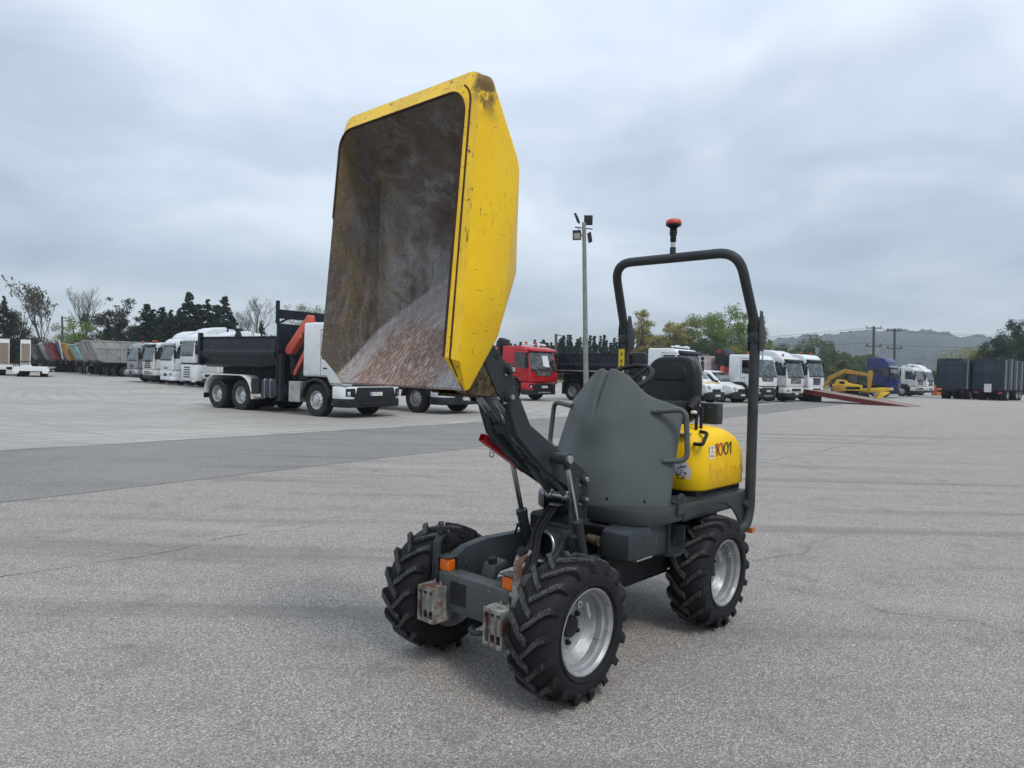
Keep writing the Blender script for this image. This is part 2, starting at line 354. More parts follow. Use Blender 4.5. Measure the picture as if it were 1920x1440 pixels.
def m_skip_inside():
    # local machine frame: x forward (depth), y across, z height
    d = Nd('skip_worn_steel'); v = d.co(); X, Y, Z = d.sepc(v)
    n1 = d.noise(2.4, 6, .62, v, .6); n2 = d.noise(7, 6, .65, v, .4); fine = d.noise(90, 4, .7, v)
    steel = d.mix(d.ramp(n1, .32, .68), (.085, .067, .056), (.25, .228, .208))
    dust = d.mul(d.ramp(d.noise(3.2, 8, .74, d.co(scale=(1.3, 1, .6), loc=(.35, .2, .9)), .8), .45, .62), d.ramp(fine, .30, .60, .45, 1))
    steel = d.mix(d.mul(dust, .85), steel, (.46, .455, .45))
    stk = d.noise(2.0, 7, .75, d.co(scale=(14, 30, 3.2), loc=(2, 5, 1)), .4); steel = d.mix(d.mul(d.ramp(stk, .56, .68), .28), steel, (.36, .345, .33)); steel = d.mix(d.mul(d.ramp(stk, .32, .44, 1, 0), .35), steel, (.045, .032, .025))
    brown = d.ramp(n2, .52, .74); steel = d.mix(d.mul(brown, .55), steel, (.125, .072, .042))
    # paint left near the side edges
    side = d.ramp(d.n_abs(Y), .30, .44); yel = d.mul(side, d.ramp(d.noise(4.5, 6, .7, d.co(loc=(1.2, 7, 3))), .44, .60))
    yel = d.mul(yel, d.ramp(fine, .36, .52)); hi = d.ramp(Z, 1.75, 2.45, .35, 1.0)
    steel = d.mix(d.mul(d.mul(yel, hi), .72), steel, (.36, .24, .03))
    soil_shade = d.mul(d.mul(d.ramp(d.n_abs(Y), .36, .42), d.ramp(Z, 2.5, 2.68), 'MAXIMUM'), d.ramp(n1, .30, .60, .55, 1)); steel = d.mix(d.mul(soil_shade, .58), steel, d.mix(d.ramp(fine, .4, .6), (.030, .021, .016), (.085, .060, .044)))  # brown soil on the sides; upper rear wall also has its shade painted in
    # pouring ramp: bare brown steel with pale mortar scrapes running down the slope
    ramp = d.mul(d.ramp(d.mul(Z, d.mul(X, 1.02), 'ADD'), 2.262, 2.285, 1, 0), 1.0)   # near the lip
    rz = d.co(scale=(9, 70, 9), rot=(0, 0, R(4)))
    scr = d.noise(2.2, 6, .72, rz, .25); scr2 = d.noise(26, 5, .75, d.co(scale=(.5, 1.6, .5)))
    rb = d.mix(d.ramp(d.noise(3, 4, .6, v), .35, .7), (.16, .085, .056), (.26, .152, .108))
    pale = d.ramp(scr, .50, .60); pale = d.mul(pale, d.ramp(scr2, .38, .56))
    where = d.ramp(d.noise(1.9, 4, .6, d.co(loc=(.3, .1, .4)), .7), .38, .62, .35, 1.0)
    dn = d.mul(d.ramp(d.noise(1.5, 6, .78, d.co(scale=(20, 95, 20), loc=(3, 3, 1)), .3), .52, .58), .8)
    wob = d.noise(4.5, 5, .65, v, .8)
    up = d.ramp(d.mul(Z, d.mul(wob, .42), 'ADD'), 1.95, 2.10)                       # mortar left on the upper slope
    ed = d.ramp(d.mul(d.n_abs(d.mul(Y, .04, 'ADD')), d.mul(wob, .30), 'ADD'), .40, .49)  # and along both edges
    mort = d.mul(d.mul(up, ed, 'MAXIMUM'), d.ramp(scr, .30, .52, .35, 1))
    rb = d.mix(d.mul(mort, .75), rb, d.mix(fine, (.33, .33, .345), (.50, .495, .50)))
    rb = d.mix(d.mul(pale, where), rb, (.60, .585, .575)); rb = d.mix(dn, rb, (.52, .51, .51))
    speck = d.ramp(d.noise(120, 3, .6, v), .62, .70); both = d.mix(d.mul(speck, .5), steel, (.40, .40, .40))
    pit = d.ramp(d.noise(75, 3, .6, d.co(loc=(2, 2, 2))), .64, .70); 
    c = d.mix(ramp, both, rb); c = d.mix(d.mul(pit, .7), c, (.02, .016, .014))
    d.set(Base_Color=c, Roughness=d.ramp(n2, .3, .7, .55, .85), Metallic=.15, Specular_IOR_Level=.35)
    d.bump(d.mul(d.mul(n2, 1.), d.mul(fine, .35), 'ADD'), .35, .006); return d.m
def _nabs(s, v):
    x = s.n('ShaderNodeMath', operation='ABSOLUTE'); s.l(v, x.inputs[0]); return x.outputs[0]
Nd.n_abs = _nabs
def _gain(s, c, k):
    x = s.n('ShaderNodeVectorMath', operation='SCALE'); x.inputs[3].default_value = k; s.l(c, x.inputs[0]); return x.outputs[0]
Nd.gain = _gain
def m_darkpaint(name, c=(.030, .036, .042), speck=.8, rough=.42, dirt=True, scr=None, var=.18):
    d = Nd(name); v = d.co()
    n1 = d.noise(3.5, 5, .6, v)
    b = d.mix(d.ramp(n1, .3, .7), mul3(c, 1 - var), mul3(c, 1 + var))
    if dirt: b = d.mix(d.mul(d.ramp(d.noise(11, 6, .7, v), .55, .75), .4), b, (.095, .088, .076))
    sp = d.ramp(d.vor(38, d.co(loc=(.3, .1, 0)), 'F1', 'Distance'), .085, .11, 1, 0); sp = d.mul(sp, d.ramp(d.noise(6, 2, .5, v), .50, .62))
    b = d.mix(d.mul(sp, speck), b, (.42, .43, .42))
    sc_ = d.ramp(d.noise(1.5, 4, .55, d.co(scale=(30, 30, 4))), .68, .71); b = d.mix(d.mul(sc_, scr if scr is not None else .35 * speck), b, (.22, .225, .225))
    d.set(Base_Color=b, Roughness=d.ramp(n1, .2, .8, rough - .06, rough + .14), Specular_IOR_Level=.24); d.bump(d.noise(35, 4, .6, v), .05, .002); return d.m
def m_mud():
    d = Nd('dried_mud'); v = d.co(); n = d.noise(26, 6, .72, v); c = d.mix(d.ramp(n, .35, .65), (.035, .026, .017), (.14, .108, .062))
    c = d.mix(d.ramp(d.noise(80, 3, .6, v), .6, .7), c, (.25, .20, .11)); d.set(Base_Color=c, Roughness=.95, Specular_IOR_Level=.15); d.bump(n, .8, .01); return d.m
def m_tyre(name='tyre_rubber', dust=.75):
    d = Nd(name); v = d.co(); n = d.noise(7, 5, .6, v)
    c = d.mix(d.ramp(n, .3, .7), (.0075, .0075, .0085), (.015, .0152, .017))
    du = d.mul(d.ramp(d.noise(160, 3, .6, v), .42, .62), d.ramp(d.noise(9, 4, .6, d.co(loc=(1, 2, 3))), .30, .58)); X, Y, Z = d.sepc(v)
    if dust > .4:
        rr = d.n('ShaderNodeVectorMath', operation='LENGTH'); cb = d.n('ShaderNodeCombineXYZ'); d.l(X, cb.inputs[0]); d.l(Z, cb.inputs[2]); d.l(cb.outputs[0], rr.inputs[0]); du = d.mul(du, d.ramp(rr.outputs['Value'], .358, .366, .06, 1))
    c = d.mix(d.mul(du, dust), c, (.15, .148, .146))
    d.set(Base_Color=c, Roughness=d.ramp(n, .2, .8, .55, .8), Specular_IOR_Level=.22); d.bump(d.noise(120, 3, .6, v), .15, .002); return d.m
def m_silver():
    d = Nd('wheel_silver'); v = d.co(); n = d.noise(5, 5, .6, v)
    c = d.mix(d.ramp(n, .3, .7), (.25, .255, .26), (.37, .375, .38))
    X, Y, Z = d.sepc(v)
    ch = d.ramp(d.noise(30, 5, .7, d.co(scale=(1, .35, 1))), .62, .65); ch = d.mul(ch, d.ramp(d.noise(6, 2, .5, d.co(loc=(2, 3, 4))), .52, .62)); c = d.mix(d.mul(ch, .95), c, (.035, .03, .028))
    gr = d.ramp(d.noise(14, 5, .7, v), .46, .68); c = d.mix(d.mul(gr, .55), c, (.20, .195, .185))
    d.set(Base_Color=c, Metallic=.45, Roughness=d.ramp(n, .2, .8, .36, .55)); return d.m
def m_worn_lampbox():
    d = Nd('worn_lamp_box'); v = d.co(); n = d.noise(16, 6, .7, v); c = d.mix(d.ramp(n, .35, .65), (.11, .11, .098), (.30, .30, .275))
    r = d.ramp(d.noise(7, 5, .65, d.co(loc=(1, 6, 2))), .48, .58); c = d.mix(r, c, (.115, .05, .032)); c = d.mix(d.mul(d.ramp(d.noise(55, 3, .6, v), .6, .7), .6), c, (.06, .055, .05))
    d.set(Base_Color=c, Roughness=.7, Metallic=.1); d.bump(n, .3, .004); return d.m
def glass(name, c=(.045, .056, .056), rough=.04):
    d = Nd(name); n = d.noise(2.1, 4, .6); d.set(Base_Color=d.mix(d.ramp(n, .4, .6), mul3(c, .35), mul3(c, 2.2)), Roughness=d.ramp(n, .2, .8, rough, rough + .1), Specular_IOR_Level=.85); return d.m
def clear_glass(name, tint=(.62, .68, .68)):
    d = Nd(name); gl = d.n('ShaderNodeBsdfGlossy'); gl.inputs['Roughness'].default_value = .03
    tr = d.n('ShaderNodeBsdfTransparent'); tr.inputs[0].default_value = (*tint, 1)
    fr = d.n('ShaderNodeFresnel'); fr.inputs[0].default_value = 1.5; mx = d.n('ShaderNodeMixShader')
    d.l(d.mul(d.mul(fr.outputs[0], 1.1), .05, 'ADD'), mx.inputs[0]); d.l(tr.outputs[0], mx.inputs[1]); d.l(gl.outputs[0], mx.inputs[2]); d.l(mx.outputs[0], d.o.inputs[0]); return d.m
def m_leaf(name, a, b, c=None, tr=.5):
    d = Nd(name); v = d.co(src='World'); n = d.noise(.55, 4, .6, v); n2 = d.noise(6., 2, .5, v)
    cc = d.mix(d.ramp(n, .35, .65), a, b)
    if c: cc = d.mix(d.ramp(d.noise(.28, 3, .6, d.co(src='World', loc=(7, 3, 1))), .50, .64), cc, c)
    cc = d.mix(d.mul(n2, .5), cc, mul3(a, .55)); d.set(Base_Color=cc, Roughness=.75, Specular_IOR_Level=.2)
    t = d.n('ShaderNodeBsdfTranslucent'); d.l(cc, t.inputs[0]); m = d.n('ShaderNodeMixShader'); m.inputs[0].default_value = tr
    d.l(d.b.outputs[0], m.inputs[1]); d.l(t.outputs[0], m.inputs[2]); d.l(m.outputs[0], d.o.inputs[0]); return d.m

MT = dict(
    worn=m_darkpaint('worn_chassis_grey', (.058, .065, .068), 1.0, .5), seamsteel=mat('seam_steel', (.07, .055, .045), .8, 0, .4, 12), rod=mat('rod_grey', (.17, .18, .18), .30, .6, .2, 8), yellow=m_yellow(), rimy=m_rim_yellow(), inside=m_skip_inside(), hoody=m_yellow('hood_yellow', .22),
    dark=m_darkpaint('machine_dark_grey'), dark2=m_darkpaint('machine_grey_plain', (.034, .039, .042), .25), mud=m_mud(),
    cowl=m_darkpaint('cowl_grey_plastic', (.076, .088, .088), .10, .44, False, .22, .05), tyre=m_tyre(), ttyre=m_tyre('truck_tyre_rubber', .25), silver=m_silver(),
    lampbox=m_worn_lampbox(), chrome=mat('chromed_steel', (.62, .63, .64), .18, 1.0, .1, 8), zinc=mat('zinc_steel', (.45, .47, .46), .35, .9, .15, 12),
    red=mat('red_paint', (.46, .008, .012), .38, 0, .12, 4), black=mat('black_plastic', (.016, .0165, .018), .45, 0, .2, 6), rubber=mat('black_rubber', (.012, .012, .013), .7, 0, .2, 8),
    amber=mat('amber_lens', (.58, .115, .004), .12, 0, .15, 40, bump=.3, bscale=120), orange=mat('orange_lens', (.42, .045, .012), .25, 0, .1, 8), seat=mat('seat_vinyl', (.014, .0145, .017), .42, 0, .25, 5, bump=.05),
    sticker_w=mat('sticker_white', (.68, .69, .70), .5, 0, .06, 20), sticker_g=mat('worn_sticker', (.46, .47, .53), .6, 0, .12, 22, dirt=(.20, .20, .22), dirt_amt=.2), txt_red=mat('sticker_red', (.42, .03, .03), .5), txt_dk=mat('sticker_dark', (.03, .045, .035), .5),
    ghost=mat('faded_yellow_lettering', (.66, .37, .0), .4, 0, .06, 9), lens=mat('lamp_glass', (.42, .43, .43), .12, .3, .15, 30), dustgrey=mat('dusty_lens', (.30, .29, .26), .6, 0, .2, 20),
    white=mat('truck_white', (.66, .68, .69), .28, 0, .05, .7, dirt=(.36, .36, .34), dirt_amt=.12), white2=mat('truck_cream_white', (.60, .60, .58), .32, 0, .06, .7, dirt=(.33, .32, .30), dirt_amt=.2),
    whited=mat('roof_fairing_white', (.60, .63, .66), .35, 0, .08, .7), silverp=mat('silver_grey_paint', (.29, .30, .31), .32, .3, .1, 1.2, dirt=(.18, .175, .165), dirt_amt=.25), redp=mat('truck_red', (.42, .012, .018), .26, 0, .1, .8), blue=mat('truck_blue', (.012, .018, .10), .25, 0, .15, .8),
    body=mat('tipper_black', (.011, .013, .020), .28, 0, .25, 1.5, dirt=(.03, .03, .032), dirt_amt=.2), chassis=mat('chassis_black', (.014, .0145, .016), .6, 0, .3, 2, dirt=(.06, .055, .048), dirt_amt=.3), plastic=mat('bumper_grey_plastic', (.020, .021, .023), .5, 0, .2, 2, dirt=(.06, .056, .052), dirt_amt=.15),
    glass=glass('windscreen_dark'), sideglass=glass('side_window_dark', (.012, .014, .015)), clear=clear_glass('windscreen_clear'), trim=mat('cab_interior_grey', (.06, .063, .065), .8, 0, .2, 3),
    alu=mat('aluminium_sheet', (.32, .315, .30), .45, .55, .15, 1.5, dirt=(.17, .16, .145), dirt_amt=.35), greyp=mat('trailer_dark_grey', (.055, .060, .070), .4, 0, .2, 1.5, dirt=(.16, .16, .155), dirt_amt=.2), tblue=mat('trailer_blue', (.03, .05, .10), .4), tred=mat('trailer_red', (.15, .016, .022), .4), tor=mat('trailer_orange', (.38, .19, .025), .45), teal=mat('trailer_teal', (.22, .36, .36), .45),
    navy=mat('trailer_navy_sheet', (.030, .042, .058), .5, 0, .18, 1.2, dirt=(.07, .075, .08), dirt_amt=.2), crane=mat('crane_red', (.52, .085, .055), .4, 0, .12, 2), crane2=mat('crane_dark_red', (.22, .02, .022), .45), hoistblack=mat('crane_black', (.02, .021, .023), .4),
    rim=mat('truck_rim_grey', (.38, .38, .385), .4, .5, .15, 4, dirt=(.13, .12, .11), dirt_amt=.3), alurim=mat('polished_rim', (.55, .56, .57), .25, .8, .12, 4), exy=mat('excavator_yellow', (.58, .37, .02), .45, 0, .15, 3, dirt=(.25, .18, .06), dirt_amt=.25), exo=mat('excavator_boom_ochre', (.30, .165, .02), .5, 0, .2, 3),
    deckred=mat('ramp_red', (.13, .015, .017), .5, 0, .2, 2, dirt=(.10, .05, .04), dirt_amt=.3), wood=mat('weathered_boards', (.22, .17, .135), .85, 0, .2, 6), decksteel=mat('deck_steel', (.33, .32, .30), .6, .2, .2, 5),
    wpole=mat('pole_grey_green', (.19, .20, .175), .8, 0, .2, 3, bump=.2, bscale=30), darkpole=mat('pole_dark_wood', (.075, .072, .066), .85, 0, .2, 3), bark=mat('bark', (.07, .06, .05), .9, 0, .25, 3), barkgrey=mat('bark_grey', (.13, .12, .11), .9, 0, .25, 3),
    plate=mat('number_plate', (.70, .70, .68), .4, 0, .03, 3), plateblue=mat('plate_blue', (.02, .07, .35), .4), pinkibc=mat('tank_pinkish', (.42, .33, .32), .5, 0, .1, 2), ybody=mat('van_yellow_stripe', (.62, .42, .03), .35), headl=mat('headlamp_clear', (.55, .57, .58), .1, .4, .2, 25), orangebox=mat('orange_plastic', (.50, .13, .03), .5),
    wood2=m_leaf('leaves_wood', (.085, .125, .055), (.15, .19, .08), (.20, .19, .07)), con=m_leaf('conifer_needles', (.030, .050, .034), (.065, .092, .052)), pine=m_leaf('pine_needles', (.032, .058, .034), (.075, .108, .055)), gre=m_leaf('leaves_green', (.16, .24, .07), (.28, .36, .10), (.32, .32, .09)), gold=m_leaf('leaves_turning', (.32, .29, .10), (.46, .38, .13), (.25, .28, .10)), pale=m_leaf('leaves_pale', (.28, .30, .16), (.42, .43, .26)), dusk=m_leaf('leaves_dark_sparse', (.05, .060, .036), (.095, .105, .058)), brown=m_leaf('leaves_brownish', (.085, .075, .048), (.14, .115, .07), (.055, .065, .04)),
)
# ------------------------------------------------------------------ setting: ground sheets
rnd = random.Random(7)
gm = MB(); S = 3500
def gfn(a, b): return ((a - .5) * 2 * S, -200 + b * (S + 200), 0)
gm.grid(gfn, 8, 8); gm.build('ground', m_asphalt(), kind='structure')
A = Vector((-8.71, 12.09, 0)); DI = Vector((.632, .775, 0)).normalized()         # edge concrete / fine asphalt
B2 = Vector((-5.6, 7.78, 0)); DJ = Vector((.583, .812, 0)).normalized()            # edge fine / coarse asphalt
def edge(P, D, t, amp, seed):
    n = Vector((-D.y, D.x, 0)); return P + D * t + n * (amp * mnoise.noise((t * .9, seed, 0)) + amp * .5 * mnoise.noise((t * 4.1, seed, 3)) + amp * .25 * mnoise.noise((t * 15, seed, 5)))
TS = [-60 + i * .3 for i in range(560)]
e1 = [edge(A, DI, t, .16, 1.0) for t in TS]; e2 = [edge(B2, DJ, t, .07, 9.0) for t in TS]
mb = MB(); mb.add([(p.x, p.y, .004) for p in e1] + [(p.x, p.y, .004) for p in e2], [(i, len(TS) + i, len(TS) + i + 1, i + 1) for i in range(len(TS) - 1)]); mb.build('asphalt_lane', m_asphalt_fine(), sm=0, kind='structure')
nrm = Vector((-DI.y, DI.x, 0))
mb = MB(); mb.add([(p.x, p.y, .008) for p in e1] + [(p.x + nrm.x * 170, p.y + nrm.y * 170, .008) for p in e1], [(i, i + 1, len(TS) + i + 1, len(TS) + i) for i in range(len(TS) - 1)]); mb.build('concrete_yard', m_concrete(), sm=0, kind='structure')
# ------------------------------------------------------------------ the mini dumper (local frame: x forward, y its left, z up; origin under the front axle)
HD = R(-132.2); WB = 1.53; TR = .464
D0 = thing('mini_dumper', 'yellow and grey mini dumper with its raised worn skip, in front of the parked trucks', 'dumper', (-0.0729, 3.7257, 0), HD)
def sgn_rings(sets):                # a half outline (y>=0 side), mirrored to a full loop
    h = sets; return h + [(p[0], -p[1], p[2]) for p in reversed(h[1:-1])]
def half(u, vb, vs, w0, wk, w1, rt, uk=None, u0=None, ut=None, n=6, wm=3):
    # bottom centre -> bottom corner -> kink -> side -> rounded top corner -> top centre
    uk = u if uk is None else uk; u0 = u if u0 is None else u0; ut = u if ut is None else ut
    o = [(u0, 0, w0), (u0, vb * .5, w0), (u0, vb, w0)]
    for i in range(wm + 1):
        t = i / wm; o.append((uk + (ut - uk) * t * .95, vs, wk + (w1 - rt - wk) * t))
    for i in range(1, n + 1):
        q = (math.pi / 2) * i / n; o.append((uk + (ut - uk) * (.95 + .05 * i / n), vs - rt + rt * math.cos(q), w1 - rt + rt * math.sin(q)))
    o.append((ut, vs * .4, w1)); o.append((ut, 0, w1))
    return sgn_rings(o)
R0 = half(0, .425, .440, 1.522, 1.650, 2.745, .09, uk=.790, u0=.672, ut=.705)       # opening edge
F0 = half(0, .440, .478, 1.512, 1.632, 2.835, .065, uk=.735, u0=.664, ut=.650)
F1 = half(0, .440, .482, 1.520, 1.640, 2.838, .065, uk=.665, u0=.640, ut=.575)       # outer edge of the folded rim
def inner(o): return [half(.46 + o, .395, .418, 1.812 + abs(o) * 0, 1.84, 2.50, .06), half(.235 + o, .115, .125, 2.11, 2.12, 2.22, .03)]
I1, I2 = half(.475, .400, .418, 1.765, 1.80, 2.565, .06), half(.155, .175, .200, 2.085, 2.105, 2.275, .04)
mid1 = [tuple((a + (b - a) * .5) + (0.004 if k == 0 else 0) for k, (a, b) in enumerate(zip(p, q))) for p, q in zip(R0, I1)]
O1, O1b, O2 = half(0, .425, .458, 1.745, 1.815, 2.590, .08, uk=.470, u0=.462, ut=.392), half(0, .405, .440, 1.79, 1.86, 2.56, .08, uk=.435, u0=.425, ut=.360), half(.130, .20, .225, 2.06, 2.08, 2.30, .05)
mb = MB()
n0 = len(R0); nn = [0, 0]
mb.loft([R0, mid1, I1, I2], True, (False, True), 0)
mb.F = [list(reversed(f)) for f in mb.F]
skin = MB(); skin.loft([F0, F1, O1, O1b, O2], True, (False, True), 0)
skip = skin.build('skip', MT['yellow'], D0, sm=28, label='yellow steel skip tipped up with a scratched outside')
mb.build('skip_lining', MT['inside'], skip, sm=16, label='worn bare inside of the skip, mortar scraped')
rm = MB(); rm.loft([F0, R0], True, (False, False), 0)
for k in list(range(0, 2)) + list(range(n0 - 2, n0)): rm.MI[k] = 1
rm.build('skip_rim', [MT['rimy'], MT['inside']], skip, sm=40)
# dark seam groove along the rim, and rolled inner bead along the top
def offs(A_, B_, t, du=.004): return [Vector((a[0] + (b[0] - a[0]) * t + du, a[1] + (b[1] - a[1]) * t, a[2] + (b[2] - a[2]) * t)) for a, b in zip(A_, B_)]
seam = offs(R0, F0, .38, .0); k0 = 3; k1 = n0 // 2
rust = mat('dark_rust', (.05, .028, .018), .85, 0, .3, 14, bump=.4)
g = MB(); g.tube([p + Vector((.0, .0, 0)) for p in seam[2:k0 + 8]], .0042, 6, 0)
g.build('seam', rust, skip)
g = MB(); bead = offs(R0, R0, 0, .0); g.tube([bead[i % n0] for i in range(k0, n0 // 2 + 10)], .0055, 8, 0); g.build('rolled_edge', rust, skip)
# ribs seen on the side: a thin fold line
# brown muddy bracket on the skip's floor + mounting
br = MB()
for s in (-1, 1):
    br.prism([(.225, 1.72), (.40, 1.80), (.60, 1.57), (.36, 1.482), (.10, 1.465), (.12, 1.56), (.17, 1.68)], 'y', s * .100 - .008, s * .100 + .008, 0, .003)
br.box(.11, .34, -.09, .09, 1.466, 1.480, 0); br.prism([(.16, 1.50), (.18, 1.485), (.60, 1.575), (.40, 1.80), (.22, 1.76)], 'y', -.088, .088, 0)
br.build('skip_bracket', MT['mud'], D0)

# ---- lifting arm: two cranked plates with a box between
arm_o = [(.185, 1.748), (.029, 1.608), (-.046, 1.463), (-.137, 1.315), (-.345, 1.189), (-.600, 1.052), (-.652, 1.012), (-.655, .965), (-.63, .925), (-.585, .905), (-.50, .935), (-.305, 1.040), (-.166, 1.148), (-.033, 1.261), (.045, 1.44), (.124, 1.478), (.237, 1.660)]
arm = MB(); arm.prism([(-.13, 1.285), (-.045, 1.262), (-.02, 1.31), (-.10, 1.345)], 'y', -.095, .095, 0, .004); arm.prism([(-.26, 1.10), (-.30, 1.17), (-.36, 1.14), (-.32, 1.07)], 'y', -.095, .095, 0, .004)
armo = arm.build('lifting_arm', MT['dark'], D0)
for s in (1, -1):
    m = MB(); m.prism(arm_o, 'y', min(s * .095, s * .115), max(s * .095, s * .115), 0, .003, 1); m.build('arm_plate', MT['dark'], armo)
    p = MB(); p.prism([(-.10, 1.345), (-.033, 1.262), (.045, 1.44), (.035, 1.50), (-.01, 1.50)], 'y', min(s * .055, s * .095), max(s * .055, s * .095), 0, .004); p.prism([(-.033, 1.262), (-.10, 1.32), (-.34, 1.175), (-.46, 1.09), (-.42, .99), (-.305, 1.045), (-.166, 1.15)], 'y', min(s * .06, s * .095), max(s * .06, s * .095), 0, .004); p.build('arm_box', MT['dark'], armo)
def pinM(s): return AXY if s > 0 else Matrix.Rotation(R(90), 4, 'X')
def pin(x, y, z, s, r=.022, n_=MT['dark'], L1=.03, parent=None, core=MT['zinc']):
    m = MB(); M = Matrix.Translation((x, y, z)) @ pinM(s)
    m.lathe([(0, L1), (r * .92, L1), (r, L1 - .004), (r, 0), (r * 1.5, 0), (r * 1.5, -.01)], 20, 0, M); o = m.build('pivot_boss', n_, parent or D0, 40)
    m = MB(); m.lathe([(0, L1 + .012), (r * .48, L1 + .012), (r * .55, L1 + .008), (r * .55, L1)], 14, 0, M); m.build('pin', core, o, 40)
    m = MB(); M2 = Matrix.Translation((x + r * 1.15, y, z - r * 1.2)) @ pinM(s); m.lathe([(0, .014), (.006, .014), (.007, .0)], 8, 0, M2); m.build('locking_bolt', MT['zinc'], o, 40)
for s in (1, -1):
    y = s * .116
    pin(.052, y, 1.466, s, .025, parent=armo); pin(.053, y, 1.605, s, .023, parent=armo)
    pin(-.607, y, .985, s, .028, parent=armo); pin(-.610, s * .118, .868, s, .023)
h = MB(); h.lathe([(0, .0015), (.017, .0015), (.019, 0)], 18, 0, Matrix.Translation((.135, .1152, 1.670)) @ AXY); h.build('hole', MT['black'], armo)
# cross boss where the lift cylinders grip the arm
for s in (1, -1):
    m = MB(); m.tube([(-.335, s * .10, 1.128), (-.335, s * .222, 1.128)], .033, 18); o = m.build('cylinder_boss', MT['dark2'], armo)
    m = MB(); m.tube([(-.335, s * .222, 1.128), (-.335, s * .238, 1.128)], .022, 14); m.build('pin', MT['zinc'], o)
# mast
for s in (1, -1):
    m = MB(); m.prism([(-.655, .50), (-.655, .90), (-.640, .985), (-.600, 1.005), (-.545, .985), (-.520, .90), (-.500, .50)], 'y', min(s * .090, s * .094), max(s * .118, s * .094), 0, .004)
    m.box(-.668, -.655, min(s * .05, s * .116), max(s * .05, s * .116), .5, .95, 0, .003)
    mo = m.build('mast_plate', MT['dark'], D0)
    for z in (.76, .73):
        b = MB(); b.lathe([(0, .008), (.007, .008), (.008, 0)], 8, 0, Matrix.Translation((-.60, s * .119, z)) @ pinM(s)); b.build('bolt', MT['black'], mo)
m = MB(); m.box(-.66, -.51, -.092, .092, .50, .72, 0, .006); m.prism([(-.51, .70), (-.49, .56), (-.47, .50), (-.66, .50), (-.66, .74)], 'y', -.085, .085, 0, .006); m.build('mast_base', MT['dark'], D0)
m = MB(); m.box(-.645, -.60, -.094, .094, .90, .94, 0, .006); m.build('mast_cross_bar', MT['dark'], D0)
# parallel link rods + cross tube
m = MB(); m.tube([(-.535, -.085, .882), (-.535, .09, .882)], .020, 14); ctb = m.build('cross_tube', MT['zinc'], D0)
for y0, y1 in ((-.055, -.055), (.06, .06)):
    m = MB(); a, b = Vector((-.520, y0, .893)), Vector((.055, y1, 1.425)); m.tube([a, b], .0165, 12); o = m.build('link_rod', MT['rod'], D0)
    dd = (b - a).normalized(); m = MB(); m.tube([b - dd * .05, b + dd * .05], .022, 4); m.build('rod_fork', MT['zinc'], o)
    m = MB(); m.lathe([(.0, .020), (.027, .020), (.029, .015), (.029, -.015), (.027, -.020), (0, -.020)], 18, 0, Matrix.Translation((-.533, y0, .884)) @ AXY); m.build('rod_eye', MT['zinc'], o, 40)
m = MB(); m.tube([(-.56, 0.0, .96), (-.22, .0, 1.19)], .034, 16); o = m.build('tilt_cylinder', MT['dark'], D0); m = MB(); m.tube([(-.22, .0, 1.19), (.06, .0, 1.50)], .017, 12); m.build('piston_rod', MT['chrome'], o); m = MB(); m.tube([(-.25, .0, 1.17), (-.215, .0, 1.193)], .039, 16); m.build('gland', MT['dark2'], o)
for s in (1, -1):
    top, kn, bot = Vector((-.335, s * .205, 1.125)), Vector((-.448, s * .205, .772)), Vector((-.520, s * .205, .545))
    m = MB(); m.tube([kn, bot], .032, 18); m.tube([kn + Vector((.002, 0, .006)), kn - Vector((.006, 0, .02))], .035, 18); o = m.build('lift_cylinder', MT['dark2'], D0)
    m = MB(); m.tube([top, kn - (top - kn) * .02], .0155, 14); m.build('piston_rod', MT['chrome'], o)
    m = MB(); m.tube([top + Vector((0, 0, .0)), top - Vector((.016, 0, .05))], .021, 10); m.build('rod_end', MT['dark2'], o)
    m = MB(); m.tube([kn + Vector((.0, 0, -.085)), kn + Vector((.042, -.01 * s, -.078))], .012, 8); m.build('hose_port', MT['dark2'], o)
    m = MB(); m.tube(fillet([kn + Vector((.042, -.01 * s, -.078)), kn + Vector((.05, -.01, -.15)), kn + Vector((.0, -.02, -.26))], .05), .007, 8); m.build('hose', MT['rubber'], o)
# red safety prop
a, b = Vector((-.060, -.168, 1.232)), Vector((-.432, -.168, 1.020)); dd = (b - a).normalized(); nn_ = Vector((-dd.z, 0, dd.x))
def sq(m, a, b, ww, hh, mi=0):
    d_ = (b - a).normalized(); y = Vector((0, 1, 0)); y = (y - d_ * y.dot(d_)).normalized(); z = d_.cross(y)
    return m.box(0, (b - a).length, -ww / 2, ww / 2, -hh / 2, hh / 2, mi, .002, 1, basis(d_, y, z, a))
m = MB()
for oz in (.019, -.019): sq(m, a + nn_ * oz, b + nn_ * oz, .042, .004)
for oy in (-.019, .019): sq(m, a + Vector((0, oy, 0)), b + Vector((0, oy, 0)), .004, .034)
o = m.build('safety_prop', MT['red'], D0, label='red square safety prop under the lifting arm')
m = MB(); q = a + dd * .085; m.tube([q + Vector((.005, 0, -.025)), q + Vector((.012, 0, -.065)), q + Vector((-.02, 0, -.075)), q + Vector((-.03, 0, -.045))], .0025, 6); m.tube([q + Vector((math.cos(t) * .015 - .008, 0, math.sin(t) * .015 - .06)) for t in [i * .524 for i in range(12)]], .002, 6, closed=True); m.build('linch_pin', MT['zinc'], o)
m = MB(); m.prism([(-.16, 1.20), (-.11, 1.235), (-.09, 1.215), (-.14, 1.18)], 'y', -.146, -.116, 0, .003); m.build('prop_bracket', MT['dark'], D0)

